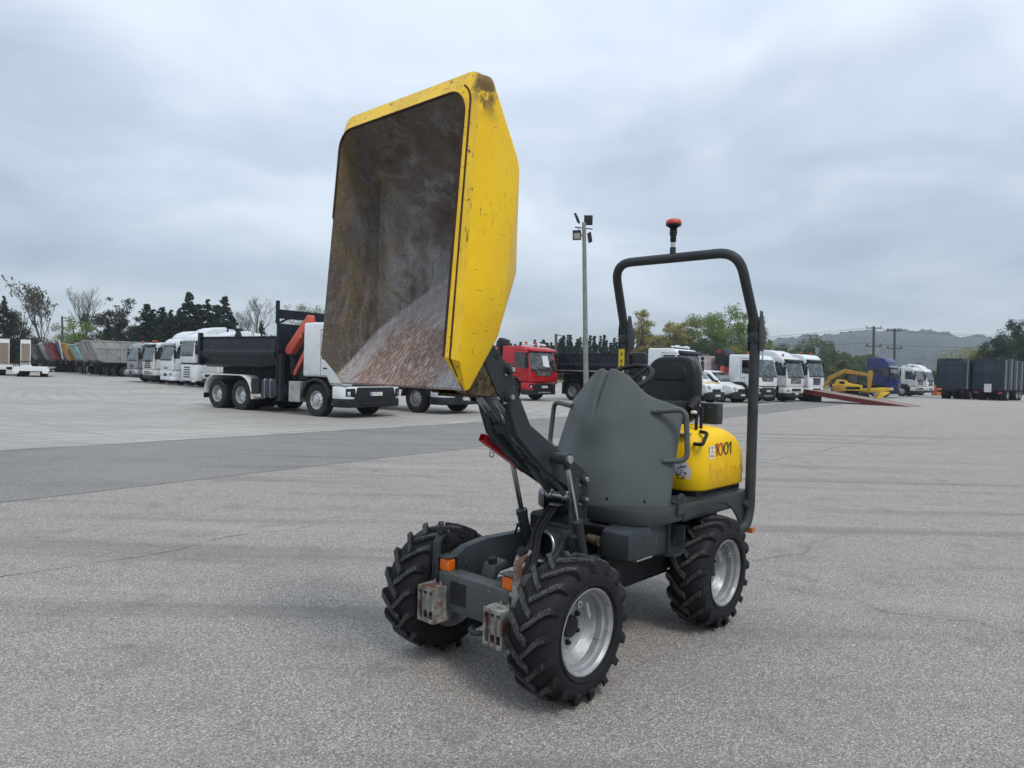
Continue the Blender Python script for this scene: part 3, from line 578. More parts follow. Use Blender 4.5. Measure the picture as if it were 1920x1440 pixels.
# ---- front frame
m = MB(); m.box(.055, .165, -.25, .25, .325, .525, 0, .012, 2); fr = m.build('front_beam', MT['worn'], D0)
m = MB(); m.box(.1655, .1685, -.150, -.035, .375, .49, 0); m.build('beam_opening', MT['black'], fr)
for s in (1, -1):
    m = MB(); y0, y1 = s * .205, s * .225; m.T = Matrix.Translation((0, 0, -.075 if s > 0 else 0))
    m.prism([(.10, .46), (.12, .575), (-.01, .632), (-.17, .652), (-.61, .640), (-.65, .58), (-.65, .46), (-.25, .44)], 'y', min(y0, y1), max(y0, y1), 0, .003)
    y0, y1 = s * .225, s * .262; m.prism([(.12, .575), (-.01, .632), (-.17, .652), (-.61, .640), (-.61, .628), (-.17, .640), (-.01, .620), (.115, .563)], 'y', min(y0, y1), max(y0, y1), 0)
    rl = m.build('side_rail', MT['dark'], D0)
    for x in (-.10, .01):
        m = MB(); m.tube([(x, s * .203, .635), (x + .01, s * .202, .55), (x + .045, s * .202, .47)], .003, 5); m.build('weld_rib', MT['dark2'], rl)
    # skip rest with rubber buffer
    m = MB(); m.prism([(.155, .42), (.145, .66), (.120, .705), (.065, .72), (.06, .708), (.105, .69), (.13, .66), (.135, .42)], 'y', min(s * .268, s * .318), max(s * .268, s * .318), 0, .003); po = m.build('skip_rest', MT['lampbox'] if s > 0 else MT['dark2'], D0)
    m = MB(); m.tube([(.085, s * .292, .70), (.118, s * .292, .725)], .025, 16); m.build('rubber_buffer', MT['rubber'], po)
    # headlamp in a guard box
    c = s * .243; y0, y1 = c - .063, c + .063; lx0, lx1, z0, z1 = .118, .252, .270, .455
    m = MB(); t = .007
    m.box(lx0, lx1, y0, y1, z1 - t, z1, 0); m.box(lx0, lx1, y0, y1, z0, z0 + t, 0); m.box(lx0, lx1, y0, y0 + t, z0 + t, z1 - t, 0); m.box(lx0, lx1, y1 - t, y1, z0 + t, z1 - t, 0); m.box(lx0, lx0 + t, y0 + t, y1 - t, z0 + t, z1 - t, 0)
    lo = m.build('headlamp_guard', MT['lampbox'], D0)
    for k in range(4):
        yy = y0 + .004 + k * (.124 - .008) / 3; m = MB(); m.box(lx1 - .004, lx1 + .004, yy - .0045, yy + .0045, z0, z1, 0, .001); m.build('guard_bar', MT['lampbox'], lo)
    m = MB(); m.box(lx1 - .004, lx1 + .004, y0, y1, z1 - .022, z1 + .001, 0, .002); m.box(lx1 - .004, lx1 + .004, y0, y1, z0 - .001, z0 + .02, 0, .002); m.build('guard_bar', MT['lampbox'], lo)
    m = MB(); m.box(lx1 - .06, lx1 - .02, y0 + .018, y1 - .018, z0 + .045, z1 - .045, 0, .012, 3); m.build('headlamp', MT['dustgrey'], lo)
    for bx, by in ((.175, .03), (.175, -.02), (.145, .0)):
        m = MB(); m.tube([(bx, c + by, z1), (bx, c + by, z1 + .012)], .009, 6); m.tube([(bx, c + by, z1 + .012), (bx, c + by, z1 + .022)], .005, 8); m.build('bolt', MT['zinc'], lo)
    # amber indicator
    m = MB(); ix, iy, iz = .118, s * .228 , .512; m.box(ix - .029, ix + .029, iy - .036, iy + .036, iz - .02, iz + .004, 0, .006, 2); io = m.build('indicator', MT['dustgrey'], D0)
    m = MB(); m.box(ix - .030, ix + .030, iy - .037, iy + .037, iz + .004, iz + .078, 0, .016, 4); m.build('amber_lens', MT['amber'], io)
    m = MB(); m.box(ix - .036, ix + .040, iy - .043, iy + .043, iz + .082, iz + .087, 0, .001); m.box(ix - .040, ix - .036, iy - .043, iy + .043, iz - .03, iz + .087, 0); m.build('lamp_shade', MT['dark2'], io)
# central rest block and towing eye
m = MB(); m.prism([(.055, .51), (.03, .58), (-.05, .60), (-.09, .56), (-.05, .565), (.0, .54), (.02, .51)], 'y', -.045, .045, 0, .004); o = m.build('centre_rest', MT['dark2'], D0); m = MB(); m.tube([(.005, 0, .585), (.012, 0, .615)], .025, 16); m.build('rubber_buffer', MT['rubber'], o)
m = MB(); m.tube(fillet([(.06, .0, .285), (.185, .0, .275), (.185, .10, .275), (.06, .10, .285)], .05), .014, 10); m.build('towing_eye', MT['dark'], D0)
m = MB(); m.tube([(-.06, -.40, .355), (-.06, .40, .355)], .055, 16); m.box(-.15, .03, -.11, .11, .27, .45, 0, .03, 2); m.build('front_axle', MT['chassis'], D0)
m = MB(); m.box(-.50, .06, -.20, .20, .33, .42, 0, .01); m.build('front_chassis', MT['dark'], D0)
# swivel ring of the articulation
m = MB(); M = Matrix.Translation((-.40, 0, .605)) @ Matrix.Rotation(R(78), 4, 'Y')
m.lathe([(.072, -.10), (.082, -.10), (.092, -.09), (.092, -.02), (.098, -.018), (.098, .0), (.090, .004), (.076, .004), (.070, -.004), (.068, -.10)], 36, 0, M, True); o = m.build('swivel_ring', MT['dark2'], D0, 30)
m = MB(); M2 = M; m.lathe([(.076, .0045), (.088, .0075), (.0905, .0045)], 36, 0, M2); m.build('ring_face', MT['zinc'], o)
for s in (1, -1):
    m = MB(); m.prism([(-.36, .50), (-.35, .535), (-.50, .70), (-.56, .70), (-.56, .62)], 'y', s * .105 - .012, s * .105 + .012, 0, .004); m.build('swivel_bracket', MT['dark2'], D0)
for k, (ys, r) in enumerate(((-.02, .013), (.012, .013), (.035, .010))):
    m = MB(); m.tube(fillet([(-.57, ys - .01, .85), (-.49, ys - .025, .80), (-.40, ys - .05, .68), (-.36, ys - .03, .60), (-.24, ys + .05, .52), (-.08, ys + .08, .46)], .12, 6), r, 10); m.build('hydraulic_hose', MT['rubber'], D0)
m = MB(); m.box(-.545, -.49, -.035, .035, .825, .835, 0, .002); m.build('hose_clamp', MT['lampbox'], D0)

# ---- wheels
def build_wheel():
    RO, W2 = .352, .132
    t = MB()
    prof = [(.205, -.108), (.222, -.122), (.262, -W2 - .004), (.300, -W2), (.327, -.118), (.345, -.09), (.351, -.045), (.353, 0), (.351, .045), (.345, .09), (.327, .118), (.300, W2), (.262, W2 + .004), (.222, .122), (.205, .108)]
    t.lathe(prof, 64, 0, AXY)
    def Rc(y):
        y = abs(y); pr = [(0, .353), (.045, .351), (.09, .345), (.118, .327)]
        for (a, ra), (b, rb) in zip(pr, pr[1:]):
            if y <= b: return ra + (rb - ra) * (y - a) / (b - a)
        return .327
    NL = 17
    for side in (1, -1):
        for k in range(NL):
            ph0 = 2 * math.pi * (k + (.5 if side < 0 else 0)) / NL
            st = []   # (y, base r, top r, phase, half width)
            for y, dp, hw in ((-.014, 0, .014), (.03, .10, .0155), (.07, .215, .0165), (.10, .29, .0175), (.118, .325, .018)):
                st.append((y, Rc(y) - .006, .377 - .010 * (abs(y) / .118) ** 2, dp, hw))
            st.append((.136, .312, .345, .345, .0185)); st.append((.1395, .288, .309, .355, .016)); 
            rings = []
            for y, rb, rt, dp, hw in st:
                ph = ph0 + dp; yb = y
                def P(rad, off, yy): 
                    a = ph + off / rad; return (rad * math.cos(a), side * yy, rad * math.sin(a))
                yt = y if y < .13 else y
                rings.append([P(rb, -hw * 1.25, yb - (.012 if y > .13 else 0)), P(rt, -hw, yt), P(rt, hw, yt), P(rb, hw * 1.25, yb - (.012 if y > .13 else 0))])
            if side < 0: rings = [list(reversed(r)) for r in rings]
            t.loft(rings, True, (True, True), 0)
    # raised line on the sidewall
    for s in (1, -1):
        t.lathe([(.238, s * .1325), (.241, s * .1385), (.246, s * .1385), (.249, s * .1335)], 48, 0, AXY)
    tyre = t.mesh('tyre', MT['tyre'], 30)
    rim = MB()
    rim.lathe([(.212, .108), (.2215, .118), (.2215, .124), (.214, .1255), (.207, .118), (.200, .108), (.197, .085), (.185, .078), (.183, .045), (.186, .04), (.178, .030), (.168, .012), (.150, -.004), (.146, -.012), (.118, -.022), (.116, -.014), (.058, -.014), (.055, -.012)], 64, 0, AXY)
    rim.lathe([(.212, -.108), (.2215, -.118), (.2215, -.124), (.214, -.1255), (.200, -.10), (.185, -.06), (.168, -.012)], 48, 0, AXY)
    rimm = rim.mesh('wheel', MT['silver'], 26)
    hub = MB(); hub.lathe([(.058, -.03), (.058, .012), (.050, .02), (0, .022)], 24, 0, AXY); hubm = hub.mesh('hub', MT['black'], 30)
    nu = MB(); nu.lathe([(.017, -.016), (.017, .0), (.012, .004), (.012, .016), (.006, .020), (0, .020)], 6, 0, AXY); num = nu.mesh('wheel_nut', MT['rubber'], 20)
    lg = MB()
    lg.prism([(-.05, -.006), (.05, -.006), (.04, .006), (-.04, .006)], 'y', -.02, .012, 0, .003); lgm = lg.mesh('weld_strip', MT['sticker_w'], 20)
    va = MB(); va.tube([(0, .02, 0), (0, .06, .004)], .007, 8); va.lathe([(.008, .055), (.0195, .056), (.0195, .066), (.009, .067)], 14, 0, AXY); vam = va.mesh('valve', MT['zinc'], 30)
    return tyre, rimm, hubm, num, lgm, vam
WM = build_wheel()
for k, (x, s, spin) in enumerate(((-.06, 1, .2), (-.06, -1, .9), (-WB, 1, 1.35), (-WB, -1, .4))):
    flip = 0 if s > 0 else math.pi
    wo = link('wheel', WM[1], D0); wo.location = (x, s * TR, .355); wo.scale = (.942,) * 3
    # turning the far wheels round keeps the dish outwards; the tread is mirrored back with it
    wo.rotation_euler = (0, -spin, flip)
    ty = link('tyre', WM[0], wo)
    if flip: ty.rotation_euler = (0, 0, math.pi)
    link('hub', WM[2], wo)
    for j in range(6):
        q = j * math.pi / 3 + .3; nt_ = link('wheel_nut', WM[3], wo); nt_.location = (.088 * math.cos(q), -.010, .088 * math.sin(q))
    for j in range(5):
        q = j * 2 * math.pi / 5 + .1; z = link('weld_strip', WM[4], wo); z.location = (.160 * math.cos(q), .004, .160 * math.sin(q)); z.rotation_euler = (0, -q + math.pi / 2, 0)
    z = link('valve', WM[5], wo); z.location = (.150 * math.cos(1.1), .03, .150 * math.sin(1.1))

# ---- rear body: deck, belly, cowl, hood
m = MB()
dk = fil2([(-.70, -.50), (-.70, .50), (-2.03, .50), (-2.03, -.50)], [.46, .26, .05, .05], 8)
m.prism(dk, 'z', .735, .822, 0, .006, 2); deck = m.build('deck', MT['dark2'], D0)
m = MB(); m.box(-1.95, -1.10, .30, .46, .824, .830, 0); m.build('tread_plate', MT['dark'], deck)
for s in (1, -1):
    m = MB()
    arch = [(-1.02, .735)] + [(-WB + .445 * math.cos(q), .377 + .43 * math.sin(q)) for q in [R(a) for a in range(58, 150, 8)]] + [(-1.90, .52), (-1.99, .50), (-2.0, .735)]
    arch = [(-1.10, .735), (-1.24, .745)] + [(-WB + .44 * math.cos(R(a)), .335 + .455 * math.sin(R(a))) for a in range(66, 150, 8)] + [(-1.955, .54), (-2.02, .56), (-2.03, .735), (-2.03, .815), (-1.10, .815)]
    m.prism(arch, 'y', min(s * .492, s * .507), max(s * .492, s * .507), 0, .002); m.build('mudguard', MT['dark2'], D0)
    # lifting eye
    m = MB(); M = basis((1, 0, 0), (0, 0, 1), (0, -1, 0), (-1.045, s * .512, .80))
    M = Matrix.Translation((-1.05, s * .512, .81)); pr = [(.038 * math.cos(q), .055 + .038 * math.sin(q)) for q in [R(a) for a in range(-10, 191, 15)]] + [(-.04, -.03), (.04, -.03)]
    m.prism(pr, 'y', -.008, .008, 0, .002, 1, M); le = m.build('lifting_eye', MT['dark2'], D0)
    m = MB(); m.lathe([(0, s * .0095), (.019, s * .0095), (.021, s * .008)], 18, 0, M @ Matrix.Translation((0, 0, .055)) @ AXY); m.build('eye_hole', MT['black'], le)
m = MB(); m.box(-1.98, -.62, -.30, .30, .36, .735, 0, .02); m.build('rear_chassis', MT['chassis'], D0)
m = MB(); m.box(-1.35, -.66, -.27, .27, .33, .50, 0, .01); m.build('belly_plate', MT['chassis'], D0)
for s in (1, -1):
    m = MB(); m.box(-1.99, -1.12, min(s * .31, s * .49), max(s * .31, s * .49), .722, .733, 0); m.build('arch_liner', MT['black'], D0)
m = MB(); m.tube([(-WB, -.40, .377), (-WB, .40, .377)], .055, 16); m.build('rear_axle', MT['chassis'], D0)
m = MB(); m.prism(fil2([(-.585, .575), (-.985, .550), (-.985, .733), (-.63, .733), (-.585, .715)], [.01, .01, 0, .01, .01], 3), 'y', .28, .455, 0, .010, 2); tb = m.build('tool_box', MT['dark'], D0)
m = MB(); m.prism([(-.992, .53), (-1.0, .53), (-1.0, .76), (-.992, .76)], 'y', .30, .475, 0); m.build('box_flange', MT['dark2'], tb)
m = MB(); m.box(-.84, -.68, .40, .457, .553, .562, 0, .002); m.build('latch_bar', MT['zinc'], tb)
# step plate between box and wheel: curved sheet with serrated lip
m = MB(); m.prism([(-1.005, .53), (-1.10, .53), (-1.13, .56), (-1.135, .66), (-1.13, .70), (-1.122, .70), (-1.126, .66), (-1.12, .565), (-1.098, .54), (-1.005, .54)], 'y', .28, .50, 0); st = m.build('step', MT['dark'], D0)
for k in range(7):
    m = MB(); x = -1.015 - k * .013; m.prism([(x, .540), (x - .011, .540), (x - .0055, .551)], 'y', .47, .50, 0); m.build('step_tooth', MT['dark2'], st)
m = MB(); m.box(-.70, -.62, .12, .30, .56, .735, 0, .01); m.box(-.66, -.60, .20, .28, .60, .64, 0, .01); m.tube([(-.62, .24, .50), (-.62, .24, .60)], .012, 8); m.build('valve_block', MT['chassis'], D0)
m = MB(); m.tube([(-.63, .16, .645), (-.60, .26, .645)], .028, 12); m.build('horn', MT['mud'], D0)
# cowl: sculpted front shield
CT = [(0, 1.622), (.05, 1.622), (.10, 1.608), (.15, 1.582), (.20, 1.540), (.25, 1.490), (.30, 1.456), (.36, 1.432), (.42, 1.408), (.46, 1.385)]
def cowl_top(v):
    a = abs(v); z = float(np.mean([np.interp(abs(a + e), [p[0] for p in CT], [p[1] for p in CT]) for e in (-.03, -.02, -.01, 0, .01, .02, .03)]))
    if a < .028: z -= .022 * math.cos(a / .028 * math.pi / 2)
    return z
def cowl_pt(i, j, off=0.0):
    v = (i * 2 - 1) * .455; zt = cowl_top(v); z = .822 + (zt - .822) * j
    a = abs(v) / .455; k = (z - .822) / .80
    vv = v * (1 - .09 * k - .03 * k * k)
    u = -.735 - .265 * a ** 2.3 - .29 * k ** 1.35 - .02 * a * k
    nose = math.exp(-(v / .15) ** 2) * min(1, max(0, (z - 1.10) / .22)); nose = nose * nose * (3 - 2 * nose); u += .042 * nose
    holl = math.exp(-((abs(v) - .24) / .09) ** 2) * math.exp(-((z - 1.22) / .13) ** 2); u -= .016 * holl
    g_ = max(0, 1 - abs(v + .0) / (.006 + .024 * max(0, (z - 1.26) / .35))) * min(1, max(0, (z - 1.25) / .2)); u -= .034 * g_
    return Vector((u - off, vv, z))
m = MB(); NU, NV = 84, 30
m.grid(lambda i, j: cowl_pt(i, j), NU, NV); m.grid(lambda i, j: cowl_pt(1 - i, j, .030), NU, NV)
topo = [cowl_pt(i / NU, 1) for i in range(NU + 1)]; topi = [cowl_pt(i / NU, 1, .030) for i in range(NU + 1)]
m.loft([topo, [(a + b) / 2 + Vector((0, 0, .008)) for a, b in zip(topo, topi)], topi], False)
for e in (0, 1):
    so_ = [cowl_pt(e, j / NV) for j in range(NV + 1)]; si = [cowl_pt(e, j / NV, .030) for j in range(NV + 1)]; m.loft([so_, si] if e == 1 else [si, so_], False)
cw = m.build('cowl', MT['cowl'], D0, 50, label='grey moulded plastic front cowl with a central groove')
for s in (1, -1):
    m = MB(); m.tube(fillet([(-1.045, s * .305, 1.375), (-1.10, s * .500, 1.395), (-1.09, s * .525, 1.095), (-1.02, s * .40, 1.085)], [.055, .055], 7), .0165, 12); m.build('grab_rail', MT['cowl'], cw, 60)
for y, z in ((.36, .86), (.18, .86), (-.02, .86)):
    pt = cowl_pt((y / .455 + 1) / 2, .05); b = MB(); b.lathe([(0, .006), (.008, .006), (.010, 0)], 8, 0, Matrix.Translation(pt + Vector((-.002, 0, 0))) @ Matrix.Rotation(R(90), 4, 'Y') @ Matrix.Rotation(R(-0), 4, 'X')); b.build('fixing_bolt', MT['black'], cw)
# hood over the engine
def hring(z, ins, fr_=0.0, bk=0.0, n=7, r=.13):
    u0, u1, vv = -2.045 + ins + bk, -1.365 - ins - fr_, .458 - ins; r = max(.03, r - ins * .4); o = []
    for cx, cy, a0, rr_ in ((u1 - r, vv - r, 0, r), (u0 + .06, vv - .06, 90, .06), (u0 + .06, -vv + .06, 180, .06), (u1 - r, -vv + r, 270, r)):
        for k in range(n + 1): q = R(a0 + 90 * k / n); o.append((cx + rr_ * math.cos(q), cy + rr_ * math.sin(q), z))
    return o
m = MB(); m.loft([hring(.862, .012), hring(.874, 0), hring(1.00, .0, .004, .004), hring(1.08, .001, .008, .02), hring(1.14, .006, .014, .045), hring(1.185, .018, .018, .075), hring(1.22, .040, .02, .105), hring(1.245, .072, .022, .13), hring(1.260, .115, .022, .145), hring(1.268, .17, .02, .15), hring(1.27, .22, .02, .15)], True, (True, True), 0); hood = m.build('engine_hood', MT['hoody'], D0, 60, label='rounded yellow engine hood')
def hood_front(sv, z, off=.0012):    # arc length along the front, round the near corner
    r = .13; fl = .458 - r
    if sv <= fl: return (-1.365 - .004 + off, sv, z)
    q = (sv - fl) / r; return (-1.365 - .004 - r + (r + off) * math.cos(q), .458 - r + (r + off) * math.sin(q), z)
m = MB(); m.box(-2.02, -1.40, -.43, .43, .824, .864, 0, .004); m.build('hood_seal', MT['rubber'], D0)
m = MB(); M = basis((-1, 0, 0), (0, 0, 1), (0, 1, 0))
def on_hood(txt, size, x, z, mt, sx=1.0, name='lettering', bold=.0015):
    return link(name, None or (lambda me: (me.materials.append(mt), me)[1])(text_mesh(txt, size, basis((-1, 0, 0), (0, 0, 1), (0, 1, 0), (x, .4590, z)), .0003, sx, bold)), hood)
def digit(kind, x, z, mt, hgt=.086):
    m = MB(); y0, y1 = .4582, .4594
    if kind == 0:
        n = 36; ax, az, st = .0365, hgt / 2, .0125; V = []; F = []
        for yy in (y0, y1):
            for r_ in (0, 1):
                for k in range(n): q = 2 * math.pi * k / n; V.append((x - ax - (ax - st * r_) * math.cos(q), yy, z + az + (az - st * .85 * r_) * math.sin(q)))
        for k in range(n):
            k2 = (k + 1) % n; F += [(2 * n + k, 2 * n + k2, 3 * n + k2, 3 * n + k), (k, k2, 2 * n + k2, 2 * n + k), (n + k2, n + k, 3 * n + k, 3 * n + k2)]
        m.add(V, F)
    else: m.prism([(x - .020, z), (x - .033, z), (x - .033, z + hgt), (x - .022, z + hgt), (x - .002, z + hgt - .012), (x - .002, z + hgt - .026), (x - .020, z + hgt - .016)], 'y', y0, y1, 0)
    return m.build('lettering', mt, hood, 30)
digit(1, -1.580, 1.078, MT['txt_red']); digit(0, -1.622, 1.078, MT['txt_red']); digit(0, -1.702, 1.078, MT['txt_dk']); digit(1, -1.782, 1.078, MT['txt_dk'])
on_hood('locAmo', .165, -1.500, .920, MT['ghost'], .96, 'lettering', .004)
m = MB(); m.box(-1.565, -1.505, .4575, .4592, 1.065, 1.150, 0); stk = m.build('warning_sticker', MT['sticker_w'], hood)
m = MB()
for k, (z, l) in enumerate(((1.078, .044), (1.085, .034), (1.138, .042), (1.130, .026))): m.box(-1.535 - l / 2, -1.535 + l / 2, .4592, .4600, z, z + .0035, 0)
m.tube([(-1.520, .4596, 1.100), (-1.535, .4596, 1.120), (-1.550, .4596, 1.100)], .0018, 5); m.build('sticker_print', MT['txt_dk'], stk)
rr = random.Random(3); pts = []
for k in range(44):
    q = k / 44 * 2 * math.pi; r_ = 1 + .13 * mnoise.noise((math.cos(q) * 2.2, math.sin(q) * 2.2, 1.5)) + .12 * mnoise.noise((math.cos(q) * 7, math.sin(q) * 7, .5)); pts.append((.315 + .088 * r_ * math.cos(q), .975 + .085 * r_ * math.sin(q)))
m = MB(); NR = 5; rings = [[Vector(hood_front(.315 + (p[0] - .315) * t / NR, .975 + (p[1] - .975) * t / NR)) for p in pts] for t in range(1, NR + 1)]; m.loft(rings, True, (True, False)); wk = m.build('worn_sticker', MT['sticker_g'], hood)
m = MB()
for k in range(40):
    y = .275 + rr.random() * .085; z = .935 + rr.random() * .085; l_ = .004 + rr.random() * .018; hh_ = .003 + rr.random() * .003; m.add([hood_front(y, z, .002), hood_front(y + l_, z, .002), hood_front(y + l_, z + hh_, .002), hood_front(y, z + hh_, .002)], [(0, 1, 2, 3)])
pr_ = m.build('sticker_print', MT['txt_dk'], wk); pr_['kind'] = 'stuff'
m = MB(); m.tube(fillet([(-1.40, .40, 1.165), (-1.395, .462, 1.165), (-1.47, .455, 1.235), (-1.475, .40, 1.24)], .02, 4), .012, 10); m.build('hood_handle', MT['black'], hood)
m = MB(); m.box(-1.47, -1.38, .22, .36, 1.215, 1.228, 0, .003, 1); m.build('control_plate', MT['zinc'], hood)
for k, (x, y, hgt) in enumerate(((-1.50, .36, .13), (-1.565, .36, .145))):
    m = MB(); m.tube([(x, y, 1.25), (x, y, 1.25 + hgt * .6)], .011, 8); m.tube([(x, y, 1.25 + hgt * .6), (x, y, 1.25 + hgt)], .016, 10); lv = m.build('lever', MT['black'], D0)
    if k == 0: m = MB(); m.tube([(x + .01, y - .0, 1.36), (x + .06, y, 1.365)], .0105, 10); m.build('lever_knob', MT['sticker_w'], lv)
# seat
m = MB()
bk = fil2([(-.19, 1.27), (.19, 1.27), (.232, 1.47), (.185, 1.735), (-.185, 1.735), (-.232, 1.47)], [.07, .07, .10, .16, .16, .10], 8)
MS = Matrix.Translation((-1.775, 0.0, 1.30)) @ Matrix.Rotation(R(-9), 4, 'Y') @ Matrix.Translation((0, 0, -1.30))
m.prism([(p[0], p[1]) for p in bk], 'x', -.055, .045, 0, .035, 5, MS); seat = m.build('seat', MT['seat'], D0, 50)
m = MB(); pk = fil2([(-.125, 1.555), (.125, 1.555), (.135, 1.60), (.09, 1.68), (-.09, 1.68), (-.135, 1.60)], [.03, .03, .04, .06, .06, .04], 6); m.prism(pk, 'x', .03, .050, 0, .014, 4, MS); m.build('headrest_pad', MT['seat'], seat, 60)
m = MB(); cu_ = fil2([(-1.27, -.22), (-1.27, .22), (-1.72, .22), (-1.72, -.22)], .08, 5); m.prism(cu_, 'z', 1.335, 1.425, 0, .03, 4); m.build('seat_cushion', MT['seat'], seat, 50)
m = MB(); m.box(-1.74, -1.30, -.19, .19, 1.255, 1.34, 0, .01); m.build('seat_base', MT['black'], seat)
m = MB(); m.tube([(-1.64, .235, 1.37), (-1.69, .245, 1.42), (-1.73, .24, 1.44)], [.03, .036, .026], 10); m.build('belt_reel', MT['black'], seat)
m = MB(); m.box(-1.97, -1.87, .19, .32, 1.262, 1.41, 0, .012, 2); m.build('manual_box', MT['dark'], D0)
m = MB(); m.tube([(-1.26, .10, 1.26), (-1.55, .20, 1.31)], .05, 12); m.build('seat_bellows', MT['rubber'], D0)
# steering wheel
m = MB(); M = Matrix.Translation((-1.225, 0, 1.555)) @ Matrix.Rotation(R(28), 4, 'Y'); m.tube([(.172 * math.cos(t), .172 * math.sin(t), .02) for t in [i * math.pi / 24 for i in range(48)]], .0155, 10, 0, True, M, True)
sw = m.build('steering_wheel', MT['black'], D0)
for q in (.5, 2.6, 4.7):
    m = MB(); m.tube([(.03 * math.cos(q), .03 * math.sin(q), -.005), (.165 * math.cos(q), .165 * math.sin(q), .018)], .010, 8, 0, True, M); m.build('spoke', MT['black'], sw)
m = MB(); m.lathe([(0, .03), (.03, .026), (.038, .01), (.035, -.02)], 18, 0, M); m.tube([(0, 0, 0), (.0, 0, -.3)], .028, 12, 0, True, M); m.build('steering_column', MT['black'], sw)
# roll bar
YB = .525; UB = -1.985
lo_ = []
for s in (1, -1):
    m = MB(); m.tube(fillet([(-1.82, s * .47, .565), (-1.93, s * YB, .575), (UB, s * YB, .70), (UB, s * YB, 1.905)], [.08, .10], 6), .0345, 20); po = m.build('roll_bar_post', MT['dark2'], D0, 50)
    hpl = [(UB - .02, 1.775), (UB - .060, 1.785), (UB - .080, 1.84), (UB - .080, 1.915), (UB - .058, 1.945), (UB - .040, 1.98), (UB - .020, 2.045), (UB + .015, 2.05), (UB + .03, 1.94), (UB + .02, 1.775)]
    for yy in (-.042, .036): m = MB(); m.prism(hpl, 'y', s * YB + yy, s * YB + yy + .006, 0, .001); m.build('hinge_plate', MT['dark2'], po)
    m = MB(); m.tube([(UB - .062, s * YB - .055, 1.84), (UB - .062, s * YB + .06, 1.84)], .010, 10); m.tube([(UB - .05, s * (YB + .035), 1.865), (UB - .048, s * (YB + .036), 1.72)], .006, 6); m.build('hinge_pin', MT['zinc'], po)
    m = MB(); m.box(UB - .038, UB + .038, s * YB - .0355, s * YB + .0355, 1.83, 1.905, 0, .012, 2); m.build('hinge_collar', MT['dark2'], po)
    m = MB(); m.lathe([(0, .03), (.022, .03), (.024, .02), (.03, .018), (.03, 0)], 6, 0, Matrix.Translation((-1.93, s * .508, .735)) @ pinM(s)); m.build('mounting_bolt', MT['dark2'], po)
    m = MB(); m.box(UB - .03, UB + .02, s * YB - .02, s * YB + .03, .535, .57, 0); m.build('reflector', MT['orangebox'], po)
    if s < 0:
        m = MB(); m.box(UB + .037, UB + .0395, s * YB - .026, s * YB + .026, 1.58, 1.79, 0); m.box(UB + .037, UB + .0395, s * YB - .030, s * YB + .038, 1.52, 1.575, 0); sg = m.build('warning_label', mat('label_yellow', (.62, .44, .01), .5, 0, .05, 10), po)
        m = MB()
        for z in (1.60, 1.635, 1.685, 1.74): m.box(UB + .0395, UB + .0405, s * YB - .016, s * YB + .016, z, z + .004, 0); m.box(UB + .0395, UB + .0405, s * YB - .008, s * YB + .008, z + .010, z + .022, 0)
        m.prism([(s * YB - .012, 1.652), (s * YB + .012, 1.652), (s * YB, 1.676)], 'x', UB + .0395, UB + .0406, 0); m.build('label_print', MT['txt_dk'], sg)
m = MB(); UT = -1.765; m.tube(fillet([(UB, YB, 1.90), (UB + .012, YB, 1.96), (UT, YB - .035, 2.425), (UT, -YB + .035, 2.425), (UB + .012, -YB, 1.96), (UB, -YB, 1.90)], [.05, .15, .15, .05], 9), .0335, 20); hb = m.build('roll_bar_hoop', MT['dark2'], D0, 50)
m = MB(); m.tube([(UT, .0, 2.455), (UT, 0, 2.50)], .021, 12); m.build('beacon_stub', MT['dark2'], hb)
m = MB(); m.tube([(UT, 0, 2.50), (UT, 0, 2.54)], .016, 12); m.build('beacon_tube', MT['zinc'], hb)
m = MB(); m.lathe([(.016, 0), (.020, .005), (.022, .05), (.028, .055), (.024, .062), (.028, .07), (.024, .078), (.028, .085), (.022, .095), (.038, .11), (.054, .118), (.054, .128), (0, .128)], 20, 0, Matrix.Translation((UT, 0, 2.535))); bc = m.build('beacon', MT['black'], hb, 40)
m = MB(); m.lathe([(.054, .128), (.056, .132), (.054, .148), (.043, .160), (.02, .166), (0, .167)], 24, 0, Matrix.Translation((UT, 0, 2.535))); m.build('beacon_lens', MT['orange'], bc, 50)
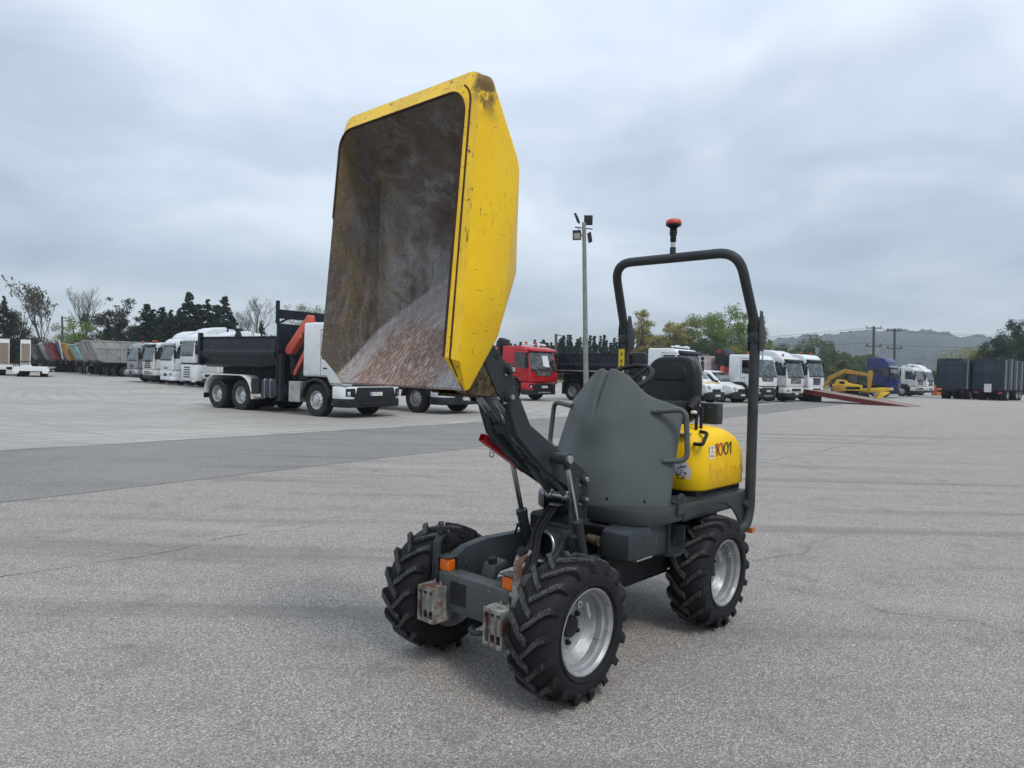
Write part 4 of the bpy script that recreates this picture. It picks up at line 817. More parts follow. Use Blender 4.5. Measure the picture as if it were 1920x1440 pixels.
# ------------------------------------------------------------------ trucks (local frame: x forward, y left, z up; origin on the ground under the front axle)
def truck_wheel_meshes():
    t = MB(); t.lathe([(.275, -.13), (.31, -.15), (.42, -.165), (.49, -.16), (.518, -.135), (.525, -.06), (.515, -.055), (.515, -.045), (.526, -.04), (.526, .04), (.515, .045), (.515, .055), (.525, .06), (.518, .135), (.49, .16), (.42, .165), (.31, .15), (.275, .13)], 40, 0, AXY); ty = t.mesh('tyre', MT['ttyre'], 28)
    t = MB(); t.lathe([(.275, -.13), (.31, -.15), (.49, -.16), (.52, -.13), (.525, .13), (.49, .16), (.42, .165), (.31, .15), (.275, .13)], 36, 0, AXY @ Matrix.Translation((0, 0, .0)))
    t.lathe([(.275, -.47), (.42, -.50), (.49, -.50), (.52, -.47), (.525, -.22), (.49, -.19), (.42, -.185), (.31, -.2)], 36, 0, AXY); tyd = t.mesh('tyre', MT['ttyre'], 28)
    def rimp(prof, mt):
        r = MB(); r.lathe(prof, 40, 0, AXY); return r.mesh('wheel', mt, 28)
    fr = [(.272, .11), (.290, .135), (.288, .142), (.272, .135), (.262, .10), (.25, .075), (.235, .085), (.20, .115), (.165, .135), (.14, .135), (.135, .10), (.13, .10), (.125, .165), (.10, .18), (0, .18)]
    re = [(.272, .11), (.290, .135), (.288, .142), (.272, .135), (.262, .06), (.25, .0), (.235, -.04), (.20, -.05), (.17, -.05), (.15, -.03), (.135, .06), (.11, .08), (0, .085)]
    h = MB()
    for k in range(10):
        q = k * math.pi / 5; h.lathe([(0, .150), (.014, .150), (.016, .120)], 6, 0, Matrix.Translation((.15 * math.cos(q), 0, .15 * math.sin(q))) @ AXY)
        h.lathe([(0, .1255), (.022, .1255), (.024, .118)], 10, 1, Matrix.Translation((.202 * math.cos(q), -.012, .202 * math.sin(q))) @ AXY)
    return dict(ty=ty, tyd=tyd, fg=rimp(fr, MT['rim']), fa=rimp(fr, MT['alurim']), rg=rimp(re, MT['rim']), ra=rimp(re, MT['alurim']), nuts=h.mesh('wheel_nuts', [MT['zinc'], MT['black']], 30))
TW = truck_wheel_meshes()
def twheel(root, x, s, y, dual=False, polished=False, dark=False, steer=0.0, sc_=1.0):
    k = ('r' if dual else 'f') + ('a' if polished else 'g')
    o = link('wheel', TW[k], root); o.location = (x, s * y, .525 * sc_); o.rotation_euler = (0, 0, (0 if s > 0 else math.pi) + steer); o.scale = (sc_,) * 3
    link('tyre', TW['tyd' if dual else 'ty'], o)
    if not dual: z = link('wheel_nuts', TW['nuts'], o); z['kind'] = 'stuff'
    return o
def poly_side(root, name, pts, s, y, th, mt, bev=.0, seg=2):
    m = MB(); m.prism(pts, 'y', min(s * y, s * (y + th)), max(s * y, s * (y + th)), 0, bev, seg); return m.build(name, mt, root)
def plate(root, x, z, txt, y=0., w_=.52):
    m = MB(); m.box(x, x + .012, y - w_ / 2, y + w_ / 2, z, z + .115, 0); o = m.build('number_plate', MT['plate'], root)
    m = MB(); m.box(x + .012, x + .015, y - w_ / 2, y - w_ / 2 + .045, z, z + .115, 0); m.build('plate_band', MT['plateblue'], o)
    me = text_mesh(txt, .115, basis((0, 1, 0), (0, 0, 1), (1, 0, 0), (x + .013, y - w_ / 2 + .06, z + .018)), .001, .72); me.materials.append(MT['black']); link('plate_text', me, o)
def beacon(root, x, y, z, r=.075):
    m = MB(); m.tube([(x, y, z), (x, y, z + .05)], r * .8, 12); o = m.build('beacon', MT['black'], root); m = MB(); m.lathe([(r, .05), (r, .13), (r * .7, .17), (0, .175)], 14, 0, Matrix.Translation((x, y, z))); m.build('beacon_lens', MT['orange'], o)
def mudguard(root, x, s, r=.64, mt=None, a0=8, a1=172, y0=.86, y1=1.25, zc=.53, th=.03):
    pts = [(x + r * math.cos(R(a)), zc + r * math.sin(R(a))) for a in range(a0, a1 + 1, 12)]; pts += [(x + (r + th) * math.cos(R(a)), zc + (r + th) * math.sin(R(a))) for a in range(a1, a0 - 1, -12)]
    m = MB(); m.prism(pts, 'y', min(s * y0, s * y1), max(s * y0, s * y1), 0, .006); m.build('mudguard', mt or MT['plastic'], root)
def chassis(root, back, mt=None):
    m = MB()
    for s in (1, -1): m.box(back, .9, s * .42 - .04, s * .42 + .04, .78, 1.04, 0, .008)
    for x in (back + .05, back * .6, back * .3, .2): m.box(x - .06, x + .06, -.40, .40, .82, 1.0, 0)
    m.build('chassis_frame', mt or MT['chassis'], root)
def axle(root, x): m = MB(); m.tube([(x, -.95, .525), (x, .95, .525)], .09, 10); m.tube([(x, -.2, .525), (x, .2, .525)], .20, 12); m.build('axle', MT['chassis'], root)
STY = dict(
    fmx=dict(roof=2.95, prof=[(1.36, 1.0), (1.37, 1.40), (1.34, 1.74), (1.12, 2.64), (1.03, 2.80), (.86, 2.92), (.6, 2.95), (-.60, 2.95), (-.62, 1.25), (.48, 1.25), (.64, 1.0)], scr=((1.350, 1.72), (1.118, 2.66))),
    fm=dict(roof=3.0, prof=[(1.34, 1.0), (1.36, 1.40), (1.33, 1.72), (1.10, 2.62), (1.0, 2.84), (.84, 2.96), (.55, 3.0), (-.75, 3.0), (-.77, 1.25), (.48, 1.25), (.64, 1.0)], scr=((1.340, 1.70), (1.104, 2.62))),
    sc=dict(roof=2.98, prof=[(1.36, .98), (1.38, 1.4), (1.36, 1.72), (1.20, 2.64), (1.10, 2.86), (.9, 2.97), (-.85, 2.98), (-.87, 1.25), (.48, 1.25), (.64, 1.0)], scr=((1.370, 1.72), (1.206, 2.66))),
    mag=dict(roof=3.45, prof=[(1.36, 1.56), (1.38, 2.0), (1.36, 2.12), (1.24, 3.0), (1.10, 3.30), (.8, 3.45), (-.85, 3.45), (-.87, 1.56)], scr=((1.372, 2.10), (1.246, 3.0))),
    man=dict(roof=3.25, prof=[(1.36, .98), (1.40, 1.4), (1.36, 1.78), (1.15, 2.70), (1.06, 3.0), (.86, 3.18), (.5, 3.25), (-.85, 3.25), (-.87, 1.25), (.48, 1.25), (.64, 1.0)], scr=((1.372, 1.80), (1.156, 2.70))),
    blu=dict(roof=3.70, prof=[(1.36, .98), (1.42, 1.4), (1.36, 1.88), (1.12, 2.75), (1.0, 3.3), (.72, 3.62), (.3, 3.70), (-.85, 3.70), (-.87, 1.25), (.48, 1.25), (.64, 1.0)], scr=((1.372, 1.88), (1.12, 2.76))),
)
def truck(name, label, cat, pos, hd, paint, sty='fmx', bumper=None, lower=None, visor=None, fairing=None, beacons=(), lightbar=False, plate_txt=None, paper=False, rear=(-3.9, -5.27), back=-6.3, polished=False, grille='mesh', group=None, mirrors=True, extra=None, steer=0.0, lamp=None, skid=None):
    S_ = STY[sty]; root = thing(name, label, cat, pos, hd, group); W = 1.235
    bumper = bumper or paint; lower = lower or MT['plastic']
    chassis(root, back)
    prof = S_['prof']; m = MB(); m.prism(prof, 'y', -W, W, 0, .075, 3); cab = m.build('cab', paint, root, 40)
    (xa, za), (xb, zb) = S_['scr']
    nx, nz = (zb - za), (xa - xb); ln = math.hypot(nx, nz); nx /= ln; nz /= ln
    def scr(i, j, o=.008, wy=1.13):
        y = (i * 2 - 1) * wy * (1 - .05 * j); q = abs(y / wy) ** 3 * .035
        return (xa + (xb - xa) * j + nx * o - q * .3, y, za + (zb - za) * j + nz * o)
    m = MB(); m.grid(lambda i, j: scr(i, j, .012), 12, 4); m.loft([[scr(i / 12, 0, .012) for i in range(13)], [scr(i / 12, 0, -.05) for i in range(13)]], False); ws = m.build('windscreen', MT['glass'], cab, 40)
    m = MB(); m.grid(lambda i, j: scr(i, -.02 - j * .10, .014, 1.15), 10, 1); m.build('scuttle_panel', MT['plastic'], cab)
    for y in (-.25, .55):
        a_ = Vector(scr((y / 1.13 + 1) / 2, -.02, .03)); b_ = Vector(scr(((y - .55) / 1.13 + 1) / 2, .16, .03)); m = MB(); m.tube([a_, b_], .012, 5); m.build('wiper', MT['black'], ws)
    if paper:
        m = MB(); m.grid(lambda i, j: scr(.50 + i * .24, .12 + j * .66, .016), 1, 1); m.build('paper_sheet', MT['sticker_w'], ws)
    roof = S_['roof']; wz0 = za + .06; wz1 = zb - .04; xf = xa - .16
    for s in (1, -1):
        lowz = 1.02 if sty != 'mag' else 1.62
        dp = [(.24, 1.30 if sty != 'mag' else 1.62), (.52, 1.30 if sty != 'mag' else 1.62), (.68, lowz + .05), (1.20, lowz + .05), (1.21, za), (xb - .10, zb + .02), (.24, zb + .04)]
        cxd = sum(p[0] for p in dp) / len(dp); czd = sum(p[1] for p in dp) / len(dp); dg = poly_side(root, 'door_gap', [(cxd + (p[0] - cxd) * 1.045, czd + (p[1] - czd) * 1.03) for p in dp], s, W - .008, .011, MT['black']); dg.parent = cab
        dr = poly_side(root, 'door', dp, s, W - .004, .012, paint, .006); dr.parent = cab
        wp = fil2([(.30, wz0 + .02), (xf + .03, wz0 - .05), (xb - .16, wz1), (.30, wz1)], .05, 4)
        wo = poly_side(root, 'side_window', wp, s, W + .009, .006, MT['sideglass']); wo.parent = cab
        m = MB(); m.box(.36, .54, s * (W + .008) - .012, s * (W + .008) + .012, 1.50 if sty != 'mag' else 1.8, 1.545 if sty != 'mag' else 1.85, 0, .005); z = m.build('door_handle', MT['black'], dr)
        if sty in ('blu', 'mag'):
            w2 = fil2([(-.55, wz0 + .1), (.12, wz0 + .1), (.12, wz1), (-.55, wz1)], .06, 4); z = poly_side(root, 'side_window', w2, s, W + .004, .006, MT['sideglass']); z.parent = cab
        if mirrors:
            mx = xa - .12; m = MB(); m.box(mx - .06, mx + .06, s * (W + .12) - .11, s * (W + .12) + .11, wz0 + .02, wz0 + .58, 0, .03, 2); mo = m.build('mirror', MT['black'], cab)
            m = MB(); m.box(mx - .05, mx + .05, s * (W + .12) - .10, s * (W + .12) + .10, wz0 + .62, wz0 + .82, 0, .03, 2); m.build('mirror', MT['black'], cab)
            m = MB(); m.tube([(mx, s * (W - .05), wz0 + .74), (mx, s * (W + .12), wz0 + .72)], .018, 6); m.tube([(mx, s * (W - .05), wz0 - .02), (mx, s * (W + .12), wz0 + .06)], .018, 6); m.build('mirror_arm', MT['black'], mo)
        mudguard(root, 0, s, .60, MT['plastic'], 4, 176, .84, 1.262, .53, .085)
        if sty != 'mag':
            m = MB(); m.box(.74, 1.2, s * 1.02 - .19, s * 1.02 + .19, .40, .47, 0, .01); m.box(.70, 1.1, s * 1.05 - .14, s * 1.05 + .14, .47, .98, 1); m.build('cab_step', [MT['rim'], MT['black']], root)
    # nose
    if sty == 'mag':
        m = MB(); m.prism(fil2([(.80, -W), (1.15, -W), (1.34, -1.05), (1.34, 1.05), (1.15, W), (.80, W)], [0, .1, .1, .1, .1, 0]), 'z', .42, 1.46, 0, .03, 2); nb = m.build('engine_shroud', paint, root)
        m = MB(); m.box(.4, 1.30, -1.15, 1.15, 1.46, 1.56, 0); m.build('shadow_gap', MT['black'], root)
        for k in range(5):
            m = MB(); m.box(1.34, 1.352, -.55, .55, .62 + k * .155, .70 + k * .155, 0, .01); m.build('grille_slot', MT['plastic'], nb)
        for s in (1, -1):
            m = MB(); m.box(1.10, 1.345, s * .92 - .16, s * .92 + .16, .50, .68, 0, .03); m.build('headlamp', MT['headl'], nb); m = MB(); m.box(1.1, 1.36, s * 1.02 - .10, s * 1.02 + .10, .34, .42, 0, .02); m.build('step', paint, nb)
    else:
        m = MB(); pl = fil2([(.78, -W), (1.22, -W), (1.40, -1.02), (1.41, 0), (1.40, 1.02), (1.22, W), (.78, W)], [0, .12, .1, 0, .1, .12, 0]); m.prism(pl, 'z', .60, .985, 0, .03, 2); bo = m.build('bumper', bumper, root)
        m = MB(); pl2 = [(p[0] + (.012 if p[0] > 1 else 0), p[1] * 1.003) for p in pl]; m.prism(pl2, 'z', .34, .605, 0, .04, 2); m.build('lower_bumper', lower, bo)
        if grille == 'mesh':
            m = MB(); m.prism(fil2([(-.74, 1.60), (-.66, 1.33), (.66, 1.33), (.74, 1.60)], .05), 'x', 1.30, 1.378, 0, .01); g_ = m.build('grille', MT['plastic'], cab)
            m = MB(); m.box(1.372, 1.386, -.76, .76, 1.60, 1.645, 0, .006); m.build('grille_trim', MT['rim'], g_)
            for k in range(4): m = MB(); m.box(1.376, 1.386, -.64, .64, 1.37 + k * .055, 1.39 + k * .055, 0); m.build('grille_bar', MT['rim'], g_)
            m = MB(); m.lathe([(0, .012), (.05, .012), (.06, 0)], 16, 0, Matrix.Translation((1.382, 0, 1.465)) @ Matrix.Rotation(R(90), 4, 'Y')); m.build('emblem', MT['rim'], g_)
            m = MB(); m.prism(fil2([(-.90, .62), (-.78, .965), (.78, .965), (.90, .62), (.6, .40), (-.6, .40)], .04), 'x', 1.35, 1.424, 0, .01); b2 = m.build('bumper_grille', MT['black'], bo); m = MB(); m.box(1.40, 1.432, -.55, .55, .42, .50, 0, .02); m.build('skid_plate', skid or MT['rim'], bo)
            for yy in (-.50, -.17, .17, .50): m = MB(); m.box(1.41, 1.434, yy - .012, yy + .012, .53, .66, 0); m.build('guard_bar', MT['plastic'], b2)
            m = MB(); m.box(1.29, 1.368, -.95, .95, 1.005, 1.06, 0); m.build('air_slot', MT['black'], cab)
        elif grille == 'fm':
            m = MB(); m.box(1.30, 1.374, -.70, .70, 1.22, 1.56, 0, .01); g_ = m.build('grille', MT['plastic'], cab)
            for k in range(5): m = MB(); m.box(1.372, 1.382, -.68, .68, 1.25 + k * .06, 1.27 + k * .06, 0); m.build('grille_bar', MT['rim'], g_)
            m = MB(); m.tube([(1.384, -.60, 1.25), (1.384, .60, 1.53)], .018, 6); m.build('grille_stripe', MT['rim'], g_)
            for z in (.46, .72): m = MB(); m.box(1.395, 1.424, -.62, .62, z, z + .18, 0, .01); m.build('bumper_grille', MT['black'], bo)
        elif grille == 'slats':
            for k in range(4): m = MB(); m.box(1.33, 1.392, -.70 + k * .04, .70 - k * .04, 1.10 + k * .135, 1.19 + k * .135, 0, .012); m.build('grille_slot', MT['black'], cab)
            for k in range(2): m = MB(); m.box(1.39, 1.424, -.66, .66, .66 + k * .14, .74 + k * .14, 0, .01); m.build('bumper_grille', MT['black'], bo)
        elif grille == 'man':
            m = MB(); m.prism(fil2([(-.62, 1.62), (-.50, 1.16), (.50, 1.16), (.62, 1.62)], .05), 'x', 1.32, 1.404, 0, .01); g_ = m.build('grille', MT['black'], cab)
            for k in range(3): m = MB(); m.box(1.400, 1.412, -.5, .5, 1.22 + k * .12, 1.24 + k * .12, 0); m.build('grille_bar', MT['rim'], g_)
            m = MB(); m.box(1.40, 1.424, -.62, .62, .44, .92, 0, .02); m.build('bumper_grille', MT['black'], bo)
        else:
            for k in range(3): m = MB(); m.box(1.35, 1.388, -.42, .42, 1.12 + k * .085, 1.16 + k * .085, 0); m.build('grille_slot', MT['plastic'], cab)
            m = MB(); m.box(1.40, 1.422, -.30, .30, .62, .82, 0, .02); m.build('bumper_grille', MT['black'], bo)
        for s in (1, -1):
            m = MB(); M = Matrix.Translation((1.325, s * 1.00, .80)) @ Matrix.Rotation(s * R(33), 4, 'Z'); m.box(-.02, .075, -.15, .15, -.13, .13, 0, .03, 2, M); hl = m.build('headlamp', lamp or (MT['black'] if sty == 'fmx' else MT['headl']), bo)
            m = MB(); m.box(.05, .082, -.10, .0, -.10, .03, 0, .02, 2, M); m.build('lamp_unit', MT['headl'] if sty == 'fmx' else MT['black'], hl)
    if plate_txt: plate(root, 1.425 if sty != 'mag' else 1.35, .70 if grille == 'mesh' else .50, plate_txt)
    if visor is not None:
        m = MB(); m.prism([(xb + .02, zb - .02), (xb + .20, zb + .02), (xb + .16, zb + .14), (xb - .05, zb + .20)], 'y', -1.16, 1.16, 0, .03, 2); m.build('sun_visor', visor, cab)
    if fairing:
        fh, fx = fairing; m = MB(); m.prism([(.75, roof - .03), (.45, roof + fh * .55), (0, roof + fh * .9), (-.6, roof + fh), (-.84, roof + fh), (-.84, roof - .03)], 'y', -1.0, 1.0, 0, .10, 3); m.build('roof_fairing', fx, cab, 40)
        for s in (1, -1): m = MB(); m.prism([(-.85, 1.3), (-.85, roof + fh * .8), (-1.25, roof + fh * .7), (-1.25, 1.3)], 'y', min(s * 1.17, s * 1.22), max(s * 1.17, s * 1.22), 0, .01); m.build('side_fairing', fx, cab)
    if lightbar:
        m = MB(); m.tube([(.62, -1.05, roof + .10), (.62, 1.05, roof + .10)], .035, 8)
        for y in (-.9, .9): m.tube([(.62, y, roof - .05), (.62, y, roof + .1)], .02, 6)
        m.build('roof_bar', MT['sticker_w'], cab)
        for y in (-.55, .45): m = MB(); m.tube([(.60, y, roof + .16), (.60, y + .5, roof + .16)], .025, 6); m.build('light_tube', MT['sticker_w'], cab)
    for (bx, by) in beacons: beacon(cab, bx, by, roof - .02 + (.10 if lightbar else 0))
    for s in (1, -1):
        twheel(root, 0, s, 1.03, False, polished, steer=steer)
        for x in rear: twheel(root, x, s, 1.02, True, polished)
    axle(root, 0)
    for x in rear: axle(root, x)
    return root, cab
def tipper_body(root, x0, x1, z0=1.42, z1=2.55, mt=None, ribs=False, tail=True):
    mt = mt or MT['body']; W = 1.24
    sec = [(-W + .02, z1), (-W - .01, z1 - .10), (-W, z0 + .62), (-W - .04, z0 + .55), (-W - .04, z0 + .40), (-W + .08, z0 + .24), (-W + .10, z0 + .10), (-W + .3, z0), (W - .3, z0), (W - .10, z0 + .10), (W - .08, z0 + .24), (W + .04, z0 + .40), (W + .04, z0 + .55), (W, z0 + .62), (W + .01, z1 - .10), (W - .02, z1), (W - .10, z1), (W - .14, z0 + .18), (-W + .14, z0 + .18), (-W + .10, z1)]
    m = MB(); m.prism(sec, 'x', x0, x1, 0, .012, 1); b = m.build('tipper_body', mt, root)
    m = MB(); m.box(x1 - .06, x1, -1.1, 1.1, z0 + .1, z1 + .05, 0, .01); m.build('front_board', mt, b)
    for s in (1, -1):
        m = MB(); m.box(x0, x1, s * (W - .02) - .05, s * (W - .02) + .05, z1 - .01, z1 + .035, 0, .008); m.build('top_rail', mt, b)
        m = MB(); m.box(x0 - .05, x0 + .10, s * W - .07, s * W + .07, z0 + .1, z1 + .18, 0, .01); m.build('corner_post', mt, b)
        m = MB(); m.prism([(x0 + 2.05, z1), (x0 + 2.2, z1 + .24), (x0 + 2.32, z1 + .24), (x0 + 2.45, z1)], 'y', s * W - .03, s * W + .03, 0); m.build('hoist_lug', mt, b)
        if ribs:
            for k in range(6): m = MB(); x = x0 + (x1 - x0) * (k + .5) / 6; m.box(x - .06, x + .06, s * (W + .02) - .03, s * (W + .02) + .03, z0 + .2, z1, 0, .01); m.build('rib', mt, b)
    if tail: m = MB(); m.box(x0 - .06, x0, -W + .06, W - .06, z0 + .05, z1, 0, .01); m.build('tailgate', mt, b)
    m = MB(); m.box(x0 + .3, x1 - .1, -.5, .5, 1.04, z0 + .02, 0); m.build('subframe', MT['chassis'], b)
    return b
H35 = R(-34.3)
def off(p, hd, fx, ly): return Vector((p.x + math.cos(hd) * fx - math.sin(hd) * ly, p.y + math.sin(hd) * fx + math.cos(hd) * ly, 0))
# -- white tipper with black body and red crane (nearest of the parked trucks)
P1 = off(G(598, 781), H35, 0, 1.06)
t1, c1 = truck('tipper_truck', 'white three-axle tipper truck with black body and red loader crane behind the cab', 'truck', P1, H35, MT['white'], 'fmx', plate_txt='BZ-757-CQ', skid=MT['black'], lower=MT['black'], rear=(-3.9, -5.27), back=-6.2, polished=True, group='trucks parked in the yard')
tipper_body(t1, -6.25, -1.98, 1.46, 2.50)
m = MB(); m.box(-1.97, -1.88, -1.22, 1.22, 1.05, 2.95, 0, .01); hb1 = m.build('headboard', MT['body'], t1)
m = MB(); m.box(-1.99, -1.90, -1.20, 1.24, 3.12, 3.42, 0, .01); m.build('goalpost_beam', MT['body'], t1)
for y in (-1.2, 1.2): m = MB(); m.box(-2.0, -1.89, y - .05, y + .05, 2.94, 3.70 if y < 0 else 3.3, 0, .01); m.build('goalpost', MT['body'], t1)
m = MB(); m.tube([(-1.94, -1.15, 2.97), (-1.94, -.75, 3.15)], .035, 6); m.build('brace', MT['body'], t1)
cr = thing  # crane is bolted on: parts of the truck
m = MB(); m.prism([(-.98, 2.12), (-1.14, 2.02), (-1.10, 1.86), (-.90, 1.86), (.35 - .5, 2.60), (.55 - .5, 3.25), (.30 - .5, 3.38)], 'y', -.88, -.60, 0, .02); 
kb = MB(); kb.prism([(-1.74, 2.10), (-1.68, 1.96), (-1.48, 1.94), (-.58, 2.92), (-.58, 3.18), (-.66, 3.22), (-1.66, 2.22)], 'y', -1.06, -.80, 0, .03, 2); kb.build('crane_boom', MT['crane'], t1)
kb = MB(); kb.prism([(-1.22, 1.10), (-1.22, 1.50), (-.98, 1.92), (-.74, 1.98), (-.74, 1.10)], 'y', -.92, -.35, 0, .03, 2); kb.build('crane_column', MT['hoistblack'], t1)
kb = MB(); kb.prism([(-1.42, 1.30), (-1.30, 1.26), (-.78, 1.98), (-.78, 2.22)], 'y', -1.0, -.90, 0, .02); kb.build('crane_link', MT['crane'], t1)
kb = MB(); kb.tube([(-1.55, -.93, 1.98), (-1.50, -.93, 1.30)], .05, 8); kb.tube([(-1.38, -.97, 1.75), (-1.34, -.97, 1.15)], .035, 8); kb.build('crane_ram', MT['hoistblack'], t1)
kb = MB(); kb.prism([(-1.40, 2.6), (-.80, 3.34), (-.66, 3.38), (-.70, 3.46), (-.90, 3.40)], 'y', .30, .55, 0, .02); kb.build('crane_extension', MT['crane'], t1)
kb = MB(); kb.prism([(0, 0), (.12, 0), (.06, .10)], 'y', -1.0645, -1.0615, 0, 0, 1, Matrix.Translation((-1.02, 0, 2.50))); kb.build('warning_triangle', MT['ybody'], t1)
for s in (1, -1):
    m = MB(); m.box(-1.88, -1.74, s * 1.12 - .07, s * 1.12 + .07, .45, 1.95, 0, .01); m.box(-1.93, -1.69, s * 1.12 - .12, s * 1.12 + .12, .42, .46, 0); m.build('stabiliser_leg', MT['hoistblack'], t1)
    m = MB(); m.box(-2.78, -1.98, s * .92 - .30, s * .92 + .30, .50, 1.12, 0, .10, 3); tk = m.build('fuel_tank', MT['navy'], t1)
    for x in (-2.55, -2.25): m = MB(); m.box(x - .02, x + .02, s * .92 - .305, s * .92 + .305, .495, 1.125, 0, .10, 3); m.build('tank_strap', MT['rim'], tk)
    m = MB(); m.box(-1.28, -.74, s * .96 - .28, s * .96 + .28, .42, 1.08, 0, .02); m.build('silencer_box', MT['rim'], t1)
    m = MB(); m.box(-3.28, -2.86, s * 1.0 - .22, s * 1.0 + .22, .62, 1.12, 0, .02); m.build('storage_box', MT['plastic'], t1)
    m = MB(); m.box(-3.2, -2.80, s * 1.0 - .2, s * 1.2, .53, .60, 0, .01) if False else m.box(-3.30, -2.80, s * 1.13 - .05, s * 1.13 + .05, .50, .60, 0, .01); m.build('side_guard', MT['white2'], t1)
    pts = [(-5.27 - .66 * math.cos(R(a)), .53 + .66 * math.sin(R(a))) for a in range(0, 91, 15)] + [(-3.9 + .66 * math.cos(R(a)), .53 + .66 * math.sin(R(a))) for a in range(90, -11, -15)]
    pts2 = [(-3.9 + .70 * math.cos(R(a)), .53 + .70 * math.sin(R(a))) for a in range(-10, 91, 15)] + [(-5.27 - .70 * math.cos(R(a)), .53 + .70 * math.sin(R(a))) for a in range(90, -1, -15)]
    m = MB(); m.prism(pts + pts2, 'y', min(s * .70, s * 1.25), max(s * .70, s * 1.25), 0, .005); m.build('rear_mudguard', MT['white2'], t1)
    m = MB(); m.box(-6.0, -5.98, s * .98 - .25, s * .98 + .25, .35, .9, 0); m.build('mud_flap', MT['rubber'], t1)
    m = MB(); m.box(-3.21, -3.17, s * 1.25 - .02, s * 1.25 + .02, .60, .68, 0); m.build('marker_lamp', MT['orange'], t1)
# -- white lorry behind the raised skip
P2 = off(G(783, 774), R(-38), 0, 1.06)
t2, c2 = truck('rigid_truck', 'white truck with dusty steel wheels parked beside the tipper with the red crane', 'truck', P2, R(-38), MT['white'], 'fm', plate_txt='AF-274-NB', grille='fm', rear=(-4.2,), back=-5.6, group='trucks parked in the yard')
m = MB(); m.box(-5.7, -.9, -1.22, 1.22, 1.08, 1.2, 0, .01); m.build('flat_bed', MT['decksteel'], t2)
for s in (1, -1): m = MB(); m.box(-5.7, -.9, s * 1.22 - .02, s * 1.22 + .02, 1.2, 1.7, 0, .01); m.build('side_board', MT['alu'], t2)
# -- red lorry with black crane
H40 = R(-40)
P3 = off(AT(1021, 38.5), H40, -1.40, 0)
t3, c3 = truck('crane_truck', 'red truck with a black folded crane behind its cab', 'truck', P3, H40, MT['redp'], 'fmx', plate_txt='CH-202-JK', lightbar=True, beacons=((.62, -.7), (.62, .15)), paper=True, visor=MT['redp'], group='trucks parked in the yard')
kb = MB(); kb.prism([(-1.35, 1.3), (-1.15, 1.3), (-.92, 3.30), (-1.0, 3.40), (-1.15, 3.36)], 'y', -.95, -.65, 0, .02); kb.build('crane_boom', MT['hoistblack'], t3)
kb = MB(); kb.prism([(-1.16, 3.36), (-.98, 3.42), (-.72, 3.30), (-.66, 2.95), (-.90, 2.90), (-.98, 3.2)], 'y', -.98, -.55, 0, .03); kb.build('crane_head', MT['hoistblack'], t3)
kb = MB(); kb.tube([(-1.25, -.55, 1.2), (-.85, -.55, 3.0)], .05, 8); kb.build('crane_ram', MT['zinc'], t3)
kb = MB(); kb.box(-5.9, -1.7, -1.22, 1.22, 1.3, 2.9, 0, .12, 3); kb.build('tank_body', MT['redp'], t3)
# -- black-bodied tipper with white cab, seen from the side
fw = Vector((math.cos(H40), math.sin(H40), 0)); P4 = off(G(1075, 751), H40, 5.35, 1.06)
t4, c4 = truck('tipper_truck', 'white cab tipper truck with a long plain black body and dark wheels', 'truck', P4, H40, MT['white'], 'fmx', visor=MT['plastic'], rear=(-3.98, -5.35), back=-6.6, group='trucks parked in the yard', lightbar=True)
tipper_body(t4, -6.75, -1.75, 1.48, 2.62)
m = MB(); m.box(-6.7, -1.8, -1.26, -1.20, 1.66, 1.72, 0); m.build('side_strip', MT['rim'], t4)
kb = MB(); kb.box(-1.65, -1.05, -1.1, -.4, 1.9, 2.75, 0, .1, 2); kb.tube([(-1.3, -.9, 1.1), (-1.3, -.9, 1.9)], .12, 10); kb.build('crane_column', MT['hoistblack'], t4)
for s in (1, -1):
    mudguard(t4, -5.35, s, .66, MT['chassis'], 60, 185); mudguard(t4, -3.98, s, .66, MT['chassis'], -10, 110)
    m = MB(); m.box(-6.05, -6.03, s * .98 - .25, s * .98 + .25, .35, .9, 0); m.build('mud_flap', MT['rubber'], t4)
# -- right row
H47 = R(-47)
def at_bumper(px, D, hd, f=1.40): return off(AT(px, D), hd, -f, 0)
t5, c5 = truck('crane_truck', 'white truck with a dark red crane and a caged tank behind its cab', 'truck', at_bumper(1441, 43.4, H47), H47, MT['white'], 'fmx', plate_txt='DB-418-WX', beacons=((.4, -.8),), paper=False, group='trucks parked in the yard')
kb = MB(); kb.tube([(-1.15, -.6, 1.1), (-1.15, -.6, 2.2)], .22, 12); kb.prism([(-1.5, 1.5), (-1.2, 1.5), (-1.0, 2.4), (-1.3, 2.4)], 'y', -.95, -.5, 0, .03); kb.build('crane_column', MT['crane'], t5)
kb = MB(); kb.prism([(-1.75, 2.3), (-.95, 2.2), (-.95, 2.9), (-1.25, 3.35), (-1.75, 3.2)], 'y', -1.0, .3, 0, .08, 2); kb.build('crane_boom', MT['hoistblack'], t5)
kb = MB(); kb.prism([(-1.7, 3.15), (-1.3, 3.3), (-1.2, 3.05), (-1.5, 2.95)], 'y', -1.02, -.1, 0, .05); kb.build('crane_head', MT['crane2'], t5)
m = MB(); m.box(-3.2, -2.05, -1.15, 0, 1.75, 2.85, 0, .08, 2); tk = m.build('tank', MT['pinkibc'], t5)
for k in range(4): m = MB(); x = -3.22 + k * .39; m.box(x - .02, x + .02, -1.19, -1.15, 1.72, 2.95, 0); m.build('cage_bar', MT['rim'], tk)
for z in (1.75, 2.3, 2.9): m = MB(); m.box(-3.24, -2.03, -1.20, -1.17, z, z + .04, 0); m.build('cage_bar', MT['rim'], tk)
